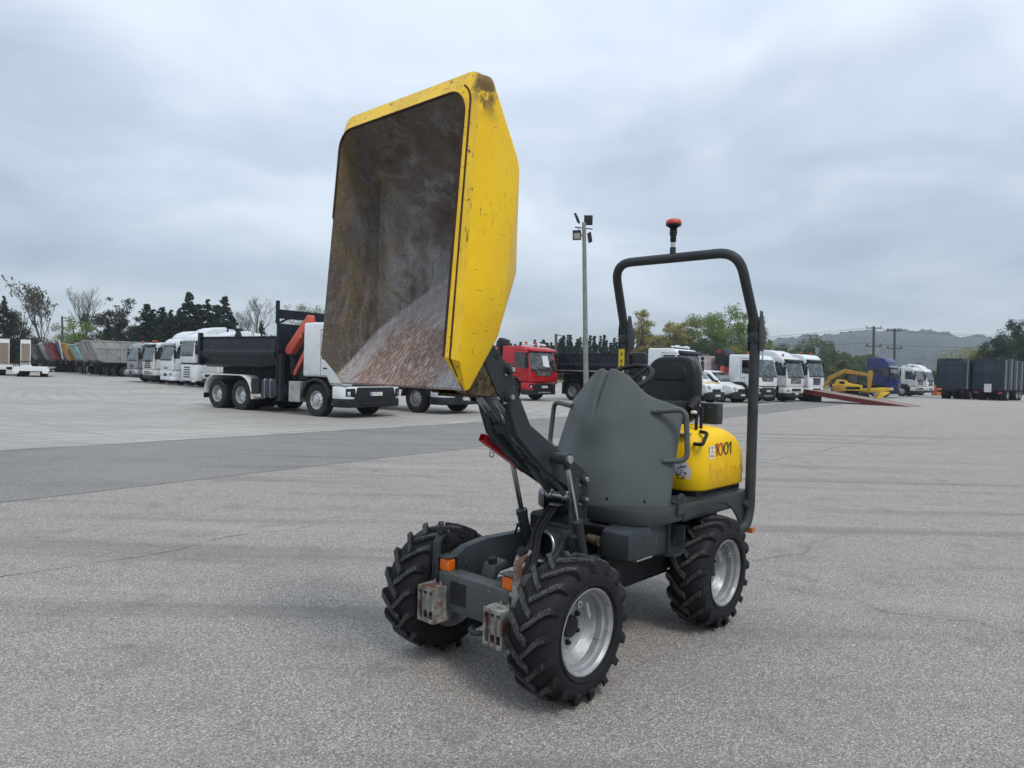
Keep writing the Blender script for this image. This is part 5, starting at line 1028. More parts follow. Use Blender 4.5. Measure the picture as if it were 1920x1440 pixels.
m = MB(); m.box(-5.7, -1.9, -1.22, 1.22, 1.08, 1.3, 0, .01); m.build('flat_bed', MT['decksteel'], t5); m = MB(); m.box(-3.62, -3.42, -1.24, -1.0, 1.3, 3.2, 0, .01); m.build('stake_post', MT['white'], t5)
t6, c6 = truck('tractor_unit', 'white truck with a big curved roof fairing and dark visor, between two other white trucks', 'truck', at_bumper(1494, 46.4, H47), H47, MT['white2'], 'fm', grille='fm', visor=MT['plastic'], fairing=(.42, MT['whited']), beacons=((.7, -.6),), plate_txt='AS-619-RT', rear=(-3.7,), back=-4.6, group='trucks parked in the yard')
t7, c7 = truck('tractor_unit', 'white tall-cab truck with a black tapered grille and grey roof visor', 'truck', at_bumper(1532, 49.0, H47), H47, MT['white'], 'man', grille='man', visor=MT['plastic'], beacons=((.55, -.75), (.55, .75)), plate_txt='EX-305-DL', rear=(-3.6, -4.95), back=-5.8, group='trucks parked in the yard')
m = MB(); m.box(-5.9, -1.0, -1.2, 1.2, 1.1, 3.3, 0, .03); m.build('cargo_body', MT['hoistblack'], t7)
t8, c8 = truck('tractor_unit', 'dark blue high-roof tractor unit behind the yellow excavator', 'truck', at_bumper(1681, 66.0, H47), H47, MT['blue'], 'blu', grille='slats', visor=MT['silverp'], rear=(-3.6,), back=-4.6, group='trucks parked in the yard')
t9, c9 = truck('tractor_unit', 'white low-cab truck with orange beacon next to the blue tractor unit', 'truck', at_bumper(1727, 72.5, H47), H47, MT['white2'], 'fm', grille='fm', beacons=((.6, 0), (.6, -.4)), rear=(-3.7,), back=-5.0, group='trucks parked in the yard')
t10, c10 = truck('tractor_unit', 'white truck with a rounded roof fairing between the white truck and the navy trailers', 'truck', at_bumper(1746, 79.0, H47), H47, MT['white'], 'fm', grille='slats', fairing=(.5, MT['whited']), rear=(-3.7,), back=-5.0, group='trucks parked in the yard')
# -- left row
HL = R(-136)
A0 = Vector((-29.2, 54.3, 0)); RD = Vector((.69, -.72, 0)).normalized()
def row(i): return off(A0 + RD * (3.9 * i), HL, -1.4, 0)
truck('tractor_unit', 'silver grey truck with a dark bumper at the end of the row of white cabs', 'truck', row(0), HL, MT['silverp'], 'fm', grille='none', beacons=((.8, .6),), rear=(-3.7,), back=-4.8, group='trucks in the far row')
truck('tractor_unit', 'white truck with slatted grille, dark visor and orange light bar on its roof', 'truck', row(1), HL, MT['white2'], 'sc', grille='slats', visor=MT['black'], lower=MT['plastic'], rear=(-3.7,), back=-4.8, group='trucks in the far row', beacons=((.9, .0), (.9, .35), (.9, -.35)))
truck('tractor_unit', 'white truck with a stepped roof fairing and white bumper next to the slatted-grille truck', 'truck', row(2), HL, MT['white'], 'man', grille='none', bumper=MT['white'], lower=MT['white'], visor=MT['rim'], fairing=(.55, MT['whited']), rear=(-3.7,), back=-4.8, group='trucks in the far row')
truck('tractor_unit', 'boxy white truck with its tall flat-sided cab set above a separate engine shroud', 'truck', row(3), HL, MT['white'], 'mag', fairing=(.50, MT['whited']), rear=(-3.7,), back=-4.8, group='trucks in the far row')
truck('tractor_unit', 'white high-roof truck standing just behind the black tipper body', 'truck', row(4), HL, MT['white2'], 'man', grille='fm', fairing=(.35, MT['whited']), rear=(-3.7,), back=-4.8, group='trucks in the far row')

# ------------------------------------------------------------------ vans
def van(label, pos, hd, h=2.0, ln=5.0, stripe=False, plate_txt=None):
    r = thing('delivery_van', label, 'van', pos, hd, 'vans parked between the trucks'); W = .98
    k = h / 2.0
    pr = [(1.0, .62), (1.0, .92 * k), (.86, 1.06 * k), (.16, 1.20 * k), (-.62, 1.88 * k), (-.9, 1.97 * k), (-1.6, 2.0 * k), (-ln + 1.1, 2.0 * k), (-ln + 1.0, 1.8 * k), (-ln + 1.0, .42), (.2, .42)]
    m = MB(); m.prism(pr, 'y', -W, W, 0, .10, 4); b = m.build('body', MT['white'], r, 40)
    a, c = Vector((.10, 0, 1.235 * k)), Vector((-.60, 0, 1.865 * k)); n_ = Vector((c.z - a.z, 0, a.x - c.x)).normalized()
    m = MB(); m.grid(lambda i, j: tuple(a + (c - a) * j + n_ * .012 + Vector((0, (i * 2 - 1) * (.86 - .06 * j), 0))), 6, 2); m.build('windscreen', MT['glass'], b)
    m = MB(); m.prism(fil2([(.80, -W + .02), (1.06, -W + .14), (1.10, 0), (1.06, W - .14), (.80, W - .02)], [0, .1, 0, .1, 0]), 'z', .26, .68, 0, .05, 2); bp = m.build('bumper', MT['plastic'], r)
    m = MB(); m.box(1.0, 1.04, -.42, .42, .66, .84, 0, .03); m.build('grille', MT['black'], b)
    for s in (1, -1):
        m = MB(); M = Matrix.Translation((.90, s * .76, .86 * k)) @ Matrix.Rotation(s * R(28), 4, 'Z'); m.box(-.10, .13, -.17, .17, -.09, .13, 0, .05, 2, M); z = m.build('headlamp', MT['headl'], b); m = MB(); m.box(.10, .14, -.12, .02, -.06, .08, 0, .02, 1, M); m.build('lamp_unit', MT['black'], z)
        poly_side(b, 'side_window', fil2([(-1.25, 1.20 * k), (-.05, 1.17 * k), (-.62, 1.74 * k), (-1.25, 1.78 * k)], .05), s, W - .02, .024, MT['sideglass'])
        m = MB(); m.box(-.16, .0, s * (W + .10) - .09, s * (W + .10) + .09, 1.16 * k, 1.38 * k, 0, .03, 2); m.build('mirror', MT['black'], b)
        for x in (0.1, -ln + 1.95): twheel(r, x, s, .84, False, False, sc_=.64)
        if stripe: m = MB(); m.prism([(.82, 1.070 * k), (.24, 1.186 * k), (.24, 1.196 * k), (.82, 1.080 * k)], 'y', s * .50 - .24, s * .50 + .24, 0); m.build('yellow_stripe', MT['ybody'], b); poly_side(b, 'yellow_stripe', [(-3.8, .95), (.85, .95), (.6, 1.06), (-3.8, 1.06)], s, W - .02, .024, MT['ybody'])
    if plate_txt: plate(r, 1.10, .42, plate_txt, 0)
    return r
van('white van with yellow bonnet stripes beside the seat of the dumper', at_bumper(1347, 40.2, H47, 1.1), H47, 2.15, 5.2, True, 'FC-872-GH')
van('plain white van with a dark bumper next to the yellow-striped van', at_bumper(1394, 42.8, H47, 1.1), H47, 1.95, 5.0, False, 'EK-150-PZ')

# ------------------------------------------------------------------ tilted red ramp deck, excavator
tip = G(1704, 763); dv = Vector((-.682, .731, 0)); wv_ = Vector((.731, .682, 0))
rt = thing('ramp_deck', 'long red tilted loading deck resting its tip on the ground', 'ramp', tip, math.atan2(dv.y, dv.x))
m = MB(); m.prism([(0, .02), (.25, .06), (8.2, 1.06), (8.2, .72), (2.5, .05), (.3, .0)], 'y', -.06, .06, 0, .004, 1); m.build('side_beam', MT['deckred'], rt)
m = MB(); m.prism([(0, .02), (.25, .06), (8.2, 1.06), (8.2, .72), (2.5, .05), (.3, .0)], 'y', -2.34, -2.46, 0, .004, 1); m.build('side_beam', MT['deckred'], rt)
for k in range(16):
    m = MB(); x = .05 + k * .51; z = .055 + (x - .25) * .1258; m.prism([(x, z - .03), (x + .5, z - .03 + .063), (x + .5, z + .063), (x, z)], 'y', -2.34, -.06, 0); m.build('deck_plate', MT['wood'], rt)
m = MB(); m.box(6.2, 6.8, -2.0, -.4, 0, .62, 0, .05); m.build('support_bogie', MT['chassis'], rt)
EX = AT(1598, 57.0); ex = thing('mini_excavator', 'yellow tracked mini excavator with ochre boom behind the red ramp', 'excavator', EX, R(-20))
for s in (1, -1):
    m = MB(); m.prism(fil2([(-1.1, .0), (1.1, .0), (1.25, .28), (1.0, .52), (-1.0, .52), (-1.25, .28)], .15), 'y', min(s * .55, s * .95), max(s * .55, s * .95), 0, .02); m.build('track', MT['rubber'], ex)
m = MB(); m.box(-.5, .5, -.5, .5, .4, .7, 0, .05); m.build('turntable', MT['chassis'], ex)
m = MB(); m.prism(fil2([(-1.35, .70), (.65, .70), (.70, 1.15), (-.35, 1.32), (-.5, 1.55), (-1.15, 1.58), (-1.4, 1.2)], .12), 'y', -.85, .85, 0, .06, 3); m.build('upper_body', MT['exy'], ex)
m = MB(); m.box(-1.2, .5, -.862, -.85, .80, 1.02, 0, .004); m.box(-1.0, -.62, -.864, -.85, 1.22, 1.42, 0, .004); m.build('vent_panel', MT['black'], ex)
m = MB(); m.box(-.1, .15, -.4, .1, 1.3, 1.75, 0, .05); m.box(-.2, .1, -.4, .1, 1.25, 1.4, 0, .05); m.build('seat', MT['black'], ex)
for x, y in ((-.45, .75), (-.45, -.75)): m = MB(); m.tube([(x, y, 1.4), (x, y, 2.25)], .03, 8); m.build('canopy_post', MT['black'], ex)
m = MB(); m.box(-.75, .45, -.7, .7, 2.12, 2.20, 0, .03); m.build('canopy', MT['chassis'], ex)
for x, y in ((.40, .62), (.40, -.62)): m = MB(); m.tube([(x, y, 1.2), (x, y, 2.15)], .035, 8); m.build('canopy_post', MT['black'], ex)
m = MB(); m.box(-.45, .42, -.62, .62, 1.25, 2.0, 0, .05); m.build('cab_glazing', MT['sideglass'], ex)
m = MB(); m.prism(fil2([(-1.5, .62), (-.55, .62), (-.5, 1.0), (-.9, 1.18), (-1.5, 1.05)], .1), 'y', -1.02, -.86, 0, .03); m.build('side_cover', MT['exo'], ex)
bm_ = MB(); bm_.prism(fil2([(-2.55, .52), (-2.36, .40), (-1.62, 1.52), (-.72, 2.06), (1.18, 1.86), (1.22, 2.06), (-.66, 2.42), (-1.80, 1.80)], .06), 'y', -1.06, -.84, 0, .02); bm_.build('boom', MT['exo'], ex)
m = MB(); m.prism(fil2([(1.05, 2.35), (1.35, 2.30), (1.35, 1.9), (1.2, .6), (1.0, .5), (.95, 1.9)], .05), 'y', -1.07, -.83, 0, .02); m.build('dipper_arm', MT['exo'], ex)
m = MB(); m.prism(fil2([(-2.8, .52), (-2.3, .60), (-2.2, .2), (-2.5, .05), (-2.9, .12)], .08), 'y', -1.2, -.7, 0, .02); m.build('bucket', MT['exo'], ex)
m = MB(); m.prism([(.7, .85), (2.2, 1.02), (2.75, 1.0), (2.8, .8), (2.2, .68), (.7, .55)], 'y', -.3, .3, 0, .04); m.build('blade_arm', MT['exy'], ex)
m = MB(); m.prism([(1.55, .02), (1.7, .0), (2.6, .62), (2.5, .70), (1.9, .62)], 'y', -.95, .95, 0, .02); m.build('dozer_blade', MT['exy'], ex)
m = MB(); m.tube([(-1.5, -.95, 1.2), (-1.0, -.95, 2.1)], .06, 8); m.build('boom_ram', MT['black'], ex)
# ------------------------------------------------------------------ trailers
def box_trailer(label, pos, hd, chamfer):
    r = thing('grain_trailer', label, 'trailer', pos, hd, 'navy high-sided trailers'); W = 1.22; z0, z1 = .98, 3.80; LN = 6.4
    if chamfer: e = [(-W, z0), (W, z0), (W, z1 - .35), (W - .35, z1), (-W + .35, z1), (-W, z1 - .35)]
    else: e = [(-W, z0), (W, z0), (W, z1), (-W, z1)]
    m = MB(); m.prism(e, 'x', -.05, .0, 0, .01); f = m.build('end_panel', MT['navy'], r)
    for y in (-W + .03, -.45, .45, W - .03): m = MB(); m.box(.0, .06, y - .04, y + .04, z0, z1 - (.32 if chamfer and abs(y) > 1 else 0), 0, .008); m.build('panel_rib', MT['navy'], f)
    for z in ((z0 + .03, 1.75, 2.5, 3.2, z1 - .05) if chamfer else (z0 + .03, 2.5, z1 - .05)): m = MB(); m.box(.0, .055, -W + .08, W - .08 - (.0), z - .035, z + .035, 0, .008); m.build('panel_rib', MT['navy'], f)
    if not chamfer:
        for k in range(9): m = MB(); z = 1.25 + k * .29; m.box(.06, .09, .62, 1.02, z, z + .03, 0); m.build('ladder_rung', MT['navy'], f)
        m = MB(); m.box(.06, .10, -.30, .28, .75, 1.5, 0, .02); m.build('control_box', MT['white2'], f)
    for s in (1, -1):
        m = MB(); m.box(-LN, -.05, s * W - .03, s * W + .03, z0, z1 - .05, 0); sd_ = m.build('side_panel', MT['navy'], r)
        for k in range(8): m = MB(); x = -.25 - k * .85; m.box(x - .07, x + .07, s * (W + .04) - .05, s * (W + .04) + .05, z0, z1 - .1, 0, .01); m.build('side_post', MT['alu'] if k % 2 == 0 else MT['navy'], sd_)
        for x in (-1.6, -4.6, -5.6): twheel(r, x, s, 1.0, True)
        m = MB(); m.box(-.75, -.63, s * .85 - .06, s * .85 + .06, .02, 1.0, 0); m.box(-.80, -.58, s * .85 - .12, s * .85 + .12, 0, .04, 0); m.build('landing_leg', MT['chassis'], r)
        m = MB(); m.box(.0, .05, s * .95 - .18, s * .95 + .18, .62, .82, 0); m.build('lamp_cluster', MT['crane2'] if not chamfer else MT['plastic'], r)
    m = MB(); m.box(-LN, 0, -.55, .55, .75, z0, 0); m.build('chassis_frame', MT['chassis'], r)
    for x in (-1.6, -4.6, -5.6): axle(r, x)
    return r
HT = R(-118)
box_trailer('navy blue high-sided trailer with clipped top corners and gridded end', AT(1783, 66.5), R(-139), True)
box_trailer('navy blue high-sided trailer with square end, ladder rungs and white control box', AT(1853, 65.0), R(-139), False)
m = MB(); m.box(-.7, .7, -.5, .5, 0, 1.15, 0, .05); m.box(-.6, .6, -.52, .52, .4, .5, 0); ob = m.build('storage_bin', MT['orangebox'], sm=30, label='orange plastic bin standing between the white trucks and the navy trailers', category='bin'); ob.location = AT(1763, 82)
def tipper_trailer(label, pos, hd, mt, LN=8.0, ribs=False, z1=3.35, tarp=None):
    r = thing('tipper_trailer', label, 'trailer', pos, hd, 'tipper trailers lined up beyond the trucks'); W = 1.25
    m = MB(); m.prism([(.75, z1), (-LN, z1), (-LN - .1, 1.35), (-.55, 1.35), (-.05, 1.55)], 'y', -W, W, 0, .10, 3); b = m.build('body', mt, r)
    m = MB(); m.box(-LN - .05, .80, -W - .05, W + .05, z1 - .10, z1 + .04, 0, .02); m.build('top_rail', mt, b)
    for s in (1, -1):
        if ribs:
            for k in range(5): m = MB(); x = -.5 - k * 1.6; m.box(x - .08, x + .08, s * (W + .02) - .05, s * (W + .02) + .05, 1.45, z1 - .1, 0, .01); m.build('side_post', mt, b)
            m = MB(); m.box(-LN, .2, s * (W + .02) - .06, s * (W + .02) + .06, z1 - .75, z1 - .62, 0, .01); m.build('side_rail', mt, b)
        for x in (-LN + 1.2, -LN + 2.5): twheel(r, x, s, 1.02, True)
        m = MB(); m.box(-1.6, -1.45, s * .8 - .07, s * .8 + .07, 0, 1.2, 0); m.box(-1.68, -1.37, s * .8 - .14, s * .8 + .14, 0, .05, 0); m.build('landing_leg', MT['chassis'], r)
        twheel(r, -2.6, s, 1.02, True); m = MB(); m.box(-4.4, -3.2, s * .85 - .25, s * .85 + .25, .45, 1.1, 0, .04); m.build('storage_box', MT['chassis'], r)
    for k in (-1, 1): m = MB(); m.prism([(.70 - .02, z1 - .15), (.74, z1 - .15), (-.02, 1.62), (-.06, 1.62)], 'y', k * .6 - .05, k * .6 + .05, 0); m.build('front_rib', mt, b)
    m = MB(); m.box(-LN, .2, -.5, .5, 1.0, 1.35, 0); m.build('chassis_frame', MT['chassis'], r)
    m = MB(); m.tube([(-.3, 0, 1.3), (.35, 0, 2.9)], .12, 10); m.build('tipping_ram', MT['rim'], r)
    m = MB(); m.tube([(.45 + .05 * mnoise.noise((i, LN, z1)), -1.2 + i * .3, z1 + .12 + .06 * mnoise.noise((i * .7, z1 * 9, 2))) for i in range(9)], [.12 + .05 * mnoise.noise((i * 1.3, z1 * 5, 7)) for i in range(9)], 8); m.build('rolled_tarpaulin', tarp or MT['rubber'], r)
    return r
TTR = [('aluminium tipper trailer with ribbed sides next to the silver grey truck', 176, 70.0, MT['alu'], True, 3.45), ('dull aluminium tipper trailer between a ribbed aluminium trailer and a pale green one', 161, 73.5, MT['alu'], False, 3.3), ('pale green tipper trailer with a white front', 146, 77.0, MT['teal'], False, 3.2), ('orange tipper trailer with a white ladder on its front', 128, 80.0, MT['tor'], False, 3.3), ('dark blue tipper trailer beside the orange one', 112, 83.0, MT['tblue'], False, 3.35), ('dark red tipper trailer in the line of tipper trailers', 99, 86.0, MT['tred'], False, 3.4), ('grey tipper trailer beside the dark red one', 84, 88.0, MT['silverp'], False, 3.3), ('dark grey tipper trailer at the end of the line, beside the white ramp trailer', 66, 88.5, MT['greyp'], False, 3.3)]
for lb, px, D, mt_, rb, z1 in TTR:
    tt = tipper_trailer(lb, AT(px, D + 1.6 * math.sin(px * 1.7)), HL + .05 * math.sin(px * 2.3), mt_, 8.0, rb, z1, MT['tblue'] if mt_ in (MT['tred'], MT['tblue'], MT['tor']) else (MT['teal'] if mt_ is MT['silverp'] else None))
    if mt_ is MT['tor']:
        for s in (-.35, .35): m = MB(); m.tube([(.62, .6 + s * .6, 1.6), (1.0, .6 + s * .6, 3.7)], .03, 6); m.build('ladder_rail', MT['sticker_w'], tt)
        for k in range(6): m = MB(); t_ = .1 + k * .16; m.tube([(.62 + .38 * t_, .39, 1.6 + 2.1 * t_), (.62 + .38 * t_, .81, 1.6 + 2.1 * t_)], .025, 6); m.build('ladder_rung', MT['sticker_w'], tt)
# low flatbed with upright ramps
def ramp_trailer(label, pos, hd):
    r = thing('flatbed_trailer', label, 'trailer', pos, hd, 'flatbed trailers with raised ramps')
    m = MB(); m.box(-7.5, 0, -1.25, 1.25, .78, .98, 0, .01); d_ = m.build('deck', MT['white'], r)
    for k in range(12): m = MB(); x = -7.4 + k * .6; m.box(x, x + .55, -1.2, 1.2, .982, 1.02, 0); m.build('deck_board', MT['wood'], d_)
    for s in (1, -1):
        m = MB(); m.box(-.12, -.02, s * .78 - .38, s * .78 + .38, 1.0, 3.25, 0, .01); rp = m.build('ramp', MT['white'], r)
        m = MB(); m.box(-.02, .0, s * .78 - .32, s * .78 + .32, 1.05, 2.9, 0); m.build('ramp_boards', MT['wood'], rp)
        m = MB(); m.box(-.14, -.12, s * .78 - .32, s * .78 + .32, 1.05, 2.9, 0); m.build('ramp_boards', MT['wood'], rp)
        m = MB(); m.box(.0, .04, s * .85 - .25, s * .85 + .25, .55, .80, 0, .01); m.build('lamp_board', MT['white2'], r)
        for x in (-1.3, -2.2): twheel(r, x, s, 1.0, True, sc_=.8)
        m = MB(); m.box(-.9, -.75, s * 1.0 - .2, s * 1.0 + .2, .2, .7, 0); m.build('mud_flap', MT['rubber'], r)
    m = MB(); m.box(-3.5, 0, -1.2, -1.15, 1.25, 1.33, 0); m.box(-3.5, -3.42, -1.2, -1.15, .98, 1.33, 0); m.build('side_rail', MT['chassis'], r)
    m = MB(); m.box(-7.4, -.3, -.5, .5, .55, .78, 0); m.build('chassis_frame', MT['chassis'], r)
ramp_trailer('white flatbed trailer with two raised loading ramps backed with boards, past the tipper trailers', AT(28, 63), R(-52))

def low_trailer(label, pos, hd):
    r = thing('flatbed_trailer', label, 'trailer', pos, hd, 'flatbed trailers with raised ramps')
    m = MB(); m.box(-6.5, 0, -1.25, 1.25, .72, .86, 0, .01); m.build('deck', MT['white2'], r)
    m = MB(); m.box(0, .08, -1.3, 1.3, .50, .86, 0, .02); rb = m.build('rear_beam', MT['white'], r)
    for y in (-1.05, 1.05): m = MB(); m.box(.08, .12, y - .22, y + .22, .32, .56, 0, .01); m.build('lamp_board', MT['white'], rb)
    for y in (-1.22, 1.22):
        m = MB(); m.box(-6.4, .0, y - .03, y + .03, 1.28, 1.36, 0); m.build('side_rail', MT['chassis'], r)
        for k in range(6): m = MB(); x = -.1 - k * 1.2; m.box(x - .04, x + .04, y - .03, y + .03, .86, 1.3, 0); m.build('rail_post', MT['chassis'], r)
    m = MB(); m.box(-.06, .0, -1.2, 1.2, 1.28, 1.36, 0); m.build('side_rail', MT['chassis'], r)
    for s in (1, -1):
        for x in (-1.0, -1.9): twheel(r, x, s, .95, True, sc_=.72)
    m = MB(); m.box(-6.4, -.2, -.5, .5, .45, .72, 0); m.build('chassis_frame', MT['chassis'], r)
low_trailer('low white trailer with black side rails beside the raised ramps', AT(58, 60.5), R(-62))
# ------------------------------------------------------------------ poles and wires
UPR = (0, -ROLL, 0)
def pole_dir(): return Vector((-math.sin(ROLL), 0, math.cos(ROLL)))
LP = AT(1101, 35.0); hL = ZAT(1097, 417, 35.0)
lp = thing('light_pole', 'tall grey green wooden pole carrying a cluster of floodlights', 'light pole', LP, rot=(0, R(-2.3), 0))
m = MB(); m.tube([(0, 0, 0), (0, 0, hL * .5), (0, 0, hL)], [.135, .115, .095], 14); m.build('pole', MT['wpole'], lp)
m = MB(); m.tube([(-.45, 0, hL - .22), (.42, .05, hL - .32)], .03, 6); m.tube([(-.32, 0, hL - .25), (-.05, 0, hL - .75)], .018, 6); m.build('bracket', MT['darkpole'], lp)
def flood(x, y, z, rx, rz, face):
    m = MB(); M = Matrix.Translation((x, y, z)) @ Matrix.Rotation(rz, 4, 'Z') @ Matrix.Rotation(rx, 4, 'X'); m.box(-.21, .21, -.05, .05, -.24, .24, 0, .02, 2, M); o = m.build('floodlight', MT['plastic'], lp)
    m = MB(); m.box(-.15, .15, -.062, -.05, -.18, .10, 0, 0, 1, M); m.build('flood_lens', MT['dustgrey'] if face else MT['black'], o)
flood(-.36, -.05, hL - .62, R(8), R(-6), True); flood(.22, .05, hL + .12, R(-8), R(186), False); flood(-.34, .02, hL + .22, R(-20), R(75), False); flood(.28, .1, hL - .72, R(-8), R(100), False)
def power_pole(label, px, ytop, D, w_=.5, low=True, arm2=None):
    p = AT(px, D); h = ZAT(px, ytop, D); r = thing('power_pole', label, 'power pole', p, rot=UPR, group='power poles beyond the yard')
    m = MB(); m.tube([(0, 0, 0), (0, 0, h)], [.24, .18], 10); m.build('pole', MT['darkpole'], r)
    m = MB(); m.box(-1.3, 1.3, -.06, .06, h - .35, h - .2, 0); m.build('crossarm', MT['darkpole'], r)
    for x in (-1.2, 0, 1.2): m = MB(); m.tube([(x, 0, h - .2), (x, 0, h + .12)], .07, 8); m.build('insulator', MT['darkpole'], r)
    if low:
        m = MB(); m.box(-1.4, 1.4, -.06, .06, h - 3.4, h - 3.22, 0); m.build('crossarm', MT['darkpole'], r)
        for x in (-1.1, 1.1): m = MB(); m.tube([(x, 0, h - 3.2), (x, 0, h - 2.8)], .11, 8); m.build('insulator', MT['darkpole'], r)
    return p, h
pa, ha = power_pole('grey power pole with two crossarms above the blue tractor unit', 1638, 612, 118)
pb, hb_ = power_pole('grey power pole with two crossarms, the one closer to the navy trailers', 1677, 617, 122)
def wire(label, pts, r=.028):
    P = []
    for a, b in zip(pts, pts[1:]):
        a, b = Vector(a), Vector(b); sag = (b - a).length * .008
        for i in range(10): t = i / 10; P.append(a + (b - a) * t - Vector((0, 0, sag * 4 * t * (1 - t))))
    P.append(Vector(pts[-1])); mb_ = MB(); mb_.tube(P, r, 5); mb_.build('power_wire', MT['darkpole'], label=label, category='wire', group='overhead wires')
def W3(px, py, D): v = ray(px, py); k = D / v.y; return Vector((v.x * k, D, CAMH + v.z * k))
for k, (y0, y1, y2, y3) in enumerate(((634, 614, 618, 624), (638, 617, 621, 628))):
    wire(('thin dark wire strung over the tops of the two power poles, the upper one', 'thin dark wire strung just below the upper wire on the two power poles')[k], [W3(1180, y0 + 14, 128), W3(1634 + k * 8, y1, 118), W3(1673 + k * 8, y2, 122), W3(2000, y3 + 4, 150)])
wire('dark wire strung low across both power poles in front of the hill', [W3(1430, 648, 125), W3(1630, 643, 118), W3(1670, 647, 122), W3(2000, 648, 150)])
p = AT(1043, 92); h = ZAT(1043, 626, 92); r = thing('catenary_mast', 'dark mast with a short arm behind the red truck', 'mast', p, rot=UPR)
m = MB(); m.box(-.18, .18, -.14, .14, 0, h, 0, .01); m.build('mast', MT['darkpole'], r); m = MB(); m.tube([(0, 0, h - .15), (.9, 0, h - .25)], .05, 6); m.tube([(.8, 0, h - .25), (.2, 0, h - 1.6)], .03, 6); m.build('arm', MT['darkpole'], r)
p = AT(118, 96); h = ZAT(118, 593, 96); r = thing('wooden_post', 'bare wooden pole standing behind the tipper trailers', 'pole', p, rot=UPR); m = MB(); m.tube([(0, 0, 0), (0, 0, h)], [.17, .13], 8); m.build('pole', MT['darkpole'], r); m = MB(); m.tube([(-.1, 0, h - .2), (.4, 0, h - .2)], .04, 6); m.build('bracket', MT['darkpole'], r)

# ------------------------------------------------------------------ vegetation
def leaf_mesh(name, C_, S_, mt, seed=0, aspect=1.0, flat=0.0):
    rg = np.random.default_rng(seed); n = len(C_); C_ = np.asarray(C_, float); S_ = np.asarray(S_, float).reshape(-1, 1)
    a = rg.normal(size=(n, 3)); a[:, 2] *= (1 - flat); a /= np.linalg.norm(a, axis=1, keepdims=True)
    b = rg.normal(size=(n, 3)); b -= a * (a * b).sum(1, keepdims=True); b /= np.linalg.norm(b, axis=1, keepdims=True)
    a = a * S_ * .5; b = b * S_ * .5 * aspect
    V = np.empty((n, 4, 3)); V[:, 0] = C_ - a; V[:, 1] = C_ + b * .8 - a * .1; V[:, 2] = C_ + a; V[:, 3] = C_ - b * .8 + a * .15
    me = bpy.data.meshes.new(name); me.vertices.add(n * 4); me.vertices.foreach_set('co', V.reshape(-1)); me.loops.add(n * 4); me.loops.foreach_set('vertex_index', np.arange(n * 4, dtype=np.int32))
    me.polygons.add(n); me.polygons.foreach_set('loop_start', np.arange(0, n * 4, 4, dtype=np.int32)); me.materials.append(mt); me.update(); me.validate(); return me
def ball(rg, n, r, shell=.55):
    d = rg.normal(size=(n, 3)); d /= np.linalg.norm(d, axis=1, keepdims=True); return d * r * (shell + (1 - shell) * rg.random((n, 1))) 
def kind_conifer(seed, mt, r=.20, n=12000, base=.03, irr=.25):   # height 1
    rg = np.random.default_rng(seed); P = []
    nb = 46
    for k in range(nb * 5):
        z = base + (1 - base) * (rg.random() ** 1.35) * .97; rr_ = r * (1 - z) ** 1.0 * (1 - irr + 2 * irr * rg.random()) + .006; q = rg.random() * 6.283
        m_ = max(6, int(n / (nb * 5) * (rr_ / r * 1.6 + .3))); t = rg.random(m_) ** .6
        x = np.cos(q) * rr_ * t; y = np.sin(q) * rr_ * t; zz = z - .05 * t * (rr_ / r) + rg.normal(size=m_) * .008
        P.append(np.stack([x + rg.normal(size=m_) * .007, y + rg.normal(size=m_) * .007, zz], 1))
    P = np.concatenate(P); tr = MB(); tr.tube([(0, 0, 0), (0, 0, .5), (0, 0, .97)], [.016, .01, .002], 6)
    return tr.mesh('trunk', MT['bark']), leaf_mesh('crown', P, .011 + .019 * rg.random(len(P)), mt, seed)
def kind_broad(seed, mt, rx=.36, zc=.60, rz=.38, K=38, n=5200, cl=.11, low=.10, leaf=.028, fork=.22, barkm='bark'):
    rg = np.random.default_rng(seed); P = []; cs = []; tr = MB()
    for k in range(K):
        while True:
            d = rg.normal(size=3); d /= np.linalg.norm(d); s_ = rg.random() ** .45; c = np.array([d[0] * rx * s_, d[1] * rx * s_, zc + d[2] * rz * s_])
            if c[2] > low: break
        c[0] *= .9 + .3 * rg.random(); cs.append(c); rad = cl * (.55 + .8 * rg.random()); m_ = int(n / K * (rad / cl) ** 2)
        P.append(c + ball(rg, m_, rad, .25) * np.array([1, 1, .75]))
    P = np.concatenate(P); P = P[P[:, 2] < 1.0]
    tr.tube([(0, 0, 0), (.005, 0, fork), (0, .005, zc + rz * .45)], [.022, .017, .004], 8)
    for c in cs[:22]:
        z0 = fork * (.8 + .9 * rg.random()); a = Vector((0, 0, min(z0, c[2] * .9))); b = Vector(c); mid_ = a.lerp(b, .5) + Vector((0, 0, .03)); tr.tube([a, mid_, b], [.009, .006, .0015], 5)
    return tr.mesh('trunk', MT[barkm]), leaf_mesh('crown', P, leaf * (.7 + .8 * rg.random(len(P))), mt, seed)
